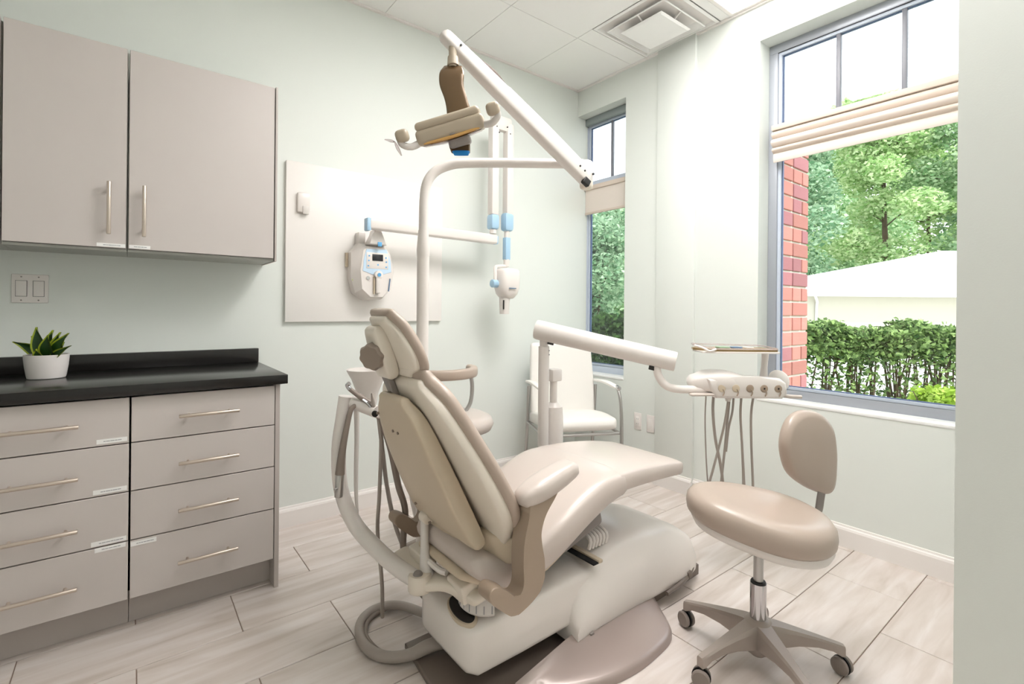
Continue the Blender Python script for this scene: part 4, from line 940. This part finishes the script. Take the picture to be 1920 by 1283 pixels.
g = G(); g.tube([dq(-.12, -.035, .1665), dq(.15, -.035, .1665), dq(.165, .0, .168), dq(.16, .13, .172), dq(-.13, .14, .178), dq(-.175, .12, .180), dq(-.19, .06, .178), dq(-.12, -.035, .1665)], .0035, 8, 1); g.build('rim', 'clear_plastic', tr)
for nm, a, L, m_ in (('mirror', -.07, .05, 'paper_green'), ('probe', -.01, .04, 'blue_dark'), ('cotton_roll', .045, .03, 'cream')):
    o = G().obox(dq(a, .02, .1695), (L, .05, .008), dx_, dy_, .003).build('dental_'+nm, m_); tag(o, {'mirror': 'green wrapped packet at the left of the instrument tray', 'probe': 'small dark blue packet in the middle of the instrument tray', 'cotton_roll': 'pale packet right of the blue one on the instrument tray'}[nm], 'packet')
# instrument hoses
HG = 'instrument hoses hanging below the delivery unit'
def dh(pts, r, lab, m_='hose_grey'):
    o = G().tube([dq(*p) for p in pts], r, 8, 6).build('instrument_hose', m_); tag(o, lab, 'hose', HG)
dh([(-.152, 0, -.05), (-.155, 0, -.15), (-.15, 0, -.30), (-.142, 0, -.42), (-.13, 0, -.52)], .0032, 'thinnest hose hanging leftmost under the delivery unit')
dh([(-.118, 0, -.04), (-.12, 0, -.12), (-.108, 0, -.24), (-.085, 0, -.35), (-.068, .01, -.45), (-.07, .02, -.54)], .0065, 'hose crossing from the first slot down to the right under the delivery unit')
dh([(-.048, 0, -.04), (-.065, 0, -.16), (-.09, 0, -.27), (-.115, 0, -.37), (-.135, 0, -.45), (-.13, .02, -.54)], .0055, 'hose crossing from the second slot down to the left under the delivery unit')
dh([(-.04, .01, -.04), (-.05, .01, -.16), (-.06, .01, -.28), (-.07, .01, -.38), (-.078, .01, -.46), (-.08, .02, -.54)], .0055, 'hose falling from the middle slot under the delivery unit')
dh([(-.022, .01, -.04), (-.028, .01, -.12), (-.045, .01, -.20), (-.055, .01, -.3)], .005, 'short hose tucked behind the middle slot under the delivery unit')
dh([(.008, 0, -.04), (.004, 0, -.13), (.012, 0, -.26), (.018, 0, -.38), (.02, 0, -.46), (.03, .02, -.54)], .0055, 'hose hanging from the fourth slot under the delivery unit')
dh([(.012, .012, -.2), (.022, .012, -.32), (.03, .012, -.44), (.04, .02, -.54)], .0045, 'short hose doubled behind the fourth slot hose')
dh([(.062, 0, -.04), (.052, 0, -.13), (.054, 0, -.26), (.06, 0, -.38), (.063, 0, -.46), (.07, .02, -.54)], .0055, 'rightmost hose hanging under the delivery unit')

# ------------------------------------------------------------------ operator stool
sc = V((1.68, .79, 0))
os_ = thing('operator_stool', tuple(sc), 'taupe saddle stool with backrest on a five-star caster base in the foreground', 'stool')
# seat: rounded triangular saddle
nrm = V((0, 0, 1)); rings = []
def sout(a):      # outline radius as function of angle in camera-aligned frame (a = 0 -> right)
    return .197*(1+.17*math.cos(2*(a-math.radians(-22)))-.05*math.cos(3*(a+.5)))
SZ = .50
tilt = lambda a, r: -.10*r*math.cos(a)        # falls towards the right of view
for f_, z in ((.30, -.058), (.80, -.056), (.93, -.050), (.985, -.034), (1.0, -.010), (.985, .012), (.93, .028), (.82, .038), (.6, .037), (.35, .033), (.12, .031)):
    rings.append([sc+dx_*(sout(a)*f_*math.cos(a)+.008)+dy_*(sout(a)*f_*math.sin(a))+V((0, 0, SZ+z+tilt(a, sout(a)*f_)+.05*(math.sin(a)*f_*.35))) for a in (2*math.pi*k/56 for k in range(56))])
g = G(); g.loft(rings); g.build('seat', 'stool_vinyl', os_, sharp=180)
rings = []
for f_, z in ((.5, -.086), (.8, -.084), (.90, -.077), (.945, -.057), (.9, -.03)):
    rings.append([sc+dx_*(sout(a)*f_*math.cos(a)+.012)+dy_*(sout(a)*f_*math.sin(a))+V((0, 0, SZ+z+tilt(a, sout(a)*f_)+.05*(math.sin(a)*f_*.35))) for a in (2*math.pi*k/56 for k in range(56))])
G().loft(rings).build('seat_pan', 'equip_white', os_, sharp=50)
g = G(); g.obox(sc+V((0, 0, .415)), (.16, .10, .03), dx_, dy_, .006); g.build('mechanism', 'hose_grey', os_)
g = G(); g.tube([sc+dx_*.05+V((0, 0, .41)), sc+dx_*.10-dy_*.06+V((0, 0, .405)), sc+dx_*.12-dy_*.08+V((0, 0, .402))], .006, 8, 3); g.build('lever', 'black_plastic', os_)
g = G(); g.cyl(sc+V((0, 0, .25)), sc+V((0, 0, .42)), .0155, n=20); g.build('gas_piston', 'steel', os_)
g = G(); g.cyl(sc+V((0, 0, .115)), sc+V((0, 0, .27)), .0255, n=24); g.build('column', 'chrome', os_)
g = G(); g.cyl(sc+V((0, 0, .266)), sc+V((0, 0, .277)), .0235, n=24, bev=.003); g.build('column_collar', 'black_plastic', os_)
g = G(); g.lathe([(.0, -.005), (.022, -.005), (.024, .01), (.042, .012), (.05, .03), (.055, .08), (.045, .105), (.028, .118), (.0, .118)], sc+V((0, 0, .035)), n=32); g.build('hub', 'star_base', os_)
for k in range(5):
    a = math.radians(95+72*k); q = V((math.cos(a), math.sin(a), 0)); p_ = V((-q.y, q.x, 0)); L = .255
    g = G()
    rg2 = []
    for t, zt, zb, hw in ((.02, .145, .07, .036), (.06, .14, .075, .030), (.12, .128, .085, .0225), (.18, .115, .086, .017), (.225, .104, .078, .0145), (.25, .098, .064, .0135), (.262, .094, .062, .012)):
        rg2.append([sc+q*t+p_*(hw*c1)+V((0, 0, zb+(zt-zb)*c2)) for c1, c2 in ((-1, 0), (1, 0), (1, .8), (.7, 1), (-.7, 1), (-1, .8))])
    g.loft(rg2); lg = g.build('leg', 'star_base', os_, sharp=35)
    cc = sc+q*L+V((0, 0, .030)); ca = (q*.35+p_*.94).normalized() if k % 2 == 0 else (q*.8+p_*.6).normalized()
    cs = G()
    for sg in (-1, 1): cs.lathe([(.0, -.0085), (.022, -.008), (.027, -.004), (.028, .004), (.024, .008), (.0, .0085)], cc+ca*sg*.0125, ca, 22)
    cs.build('caster', 'caster_grey', os_)
    G().lathe([(.0288, -.0025), (.0292, 0), (.0288, .0025)], cc, ca, 22).build('caster_rim', 'black_plastic', os_)
    G().cyl(cc+V((0, 0, .02)), cc+V((0, 0, .045)), .007, n=10).build('caster_stem', 'black_plastic', os_)
# stool backrest
bc = sc+dx_*.243+dy_*.155+V((0, 0, .665))
bx = (dx_*.92+dy_*.30).normalized(); bz = V((0, 0, 1)); bn = bx.cross(bz).normalized()
bpts = csmooth([((x-625)/988/.93, (452-z)/988) for x, z in ((640, 297), (690, 315), (728, 365), (741, 440), (742, 520), (735, 585), (712, 609), (672, 598), (605, 563), (545, 510), (514, 435), (517, 375), (548, 325), (592, 301))], 4)
rings = []
for f_, t in ((.3, -.030), (.85, -.028), (.96, -.018), (1.0, .0), (.97, .016), (.88, .024), (.6, .022), (.3, .018), (.05, .017)):
    rings.append([bc+bx*(x*f_)+bz*(z*f_)-bn*(t-.35*(x*f_)**2/.1*.3) for x, z in bpts])
g = G(); g.loft(rings); g.build('backrest', 'stool_vinyl', os_, sharp=180)
g = G(); g.slab([bc+bx*.07+bz*-.11+bn*.02, bc+bx*.065+bz*-.17+bn*.015, bc+bx*.055+bz*-.23+bn*.01, bc+bx*.01+bz*-.26, sc+dx_*.10+dy_*.08+V((0, 0, .43))], bx, [.0185]*5, [.008]*5, .5, n=14); g.build('back_bar', 'bracket_grey', os_)
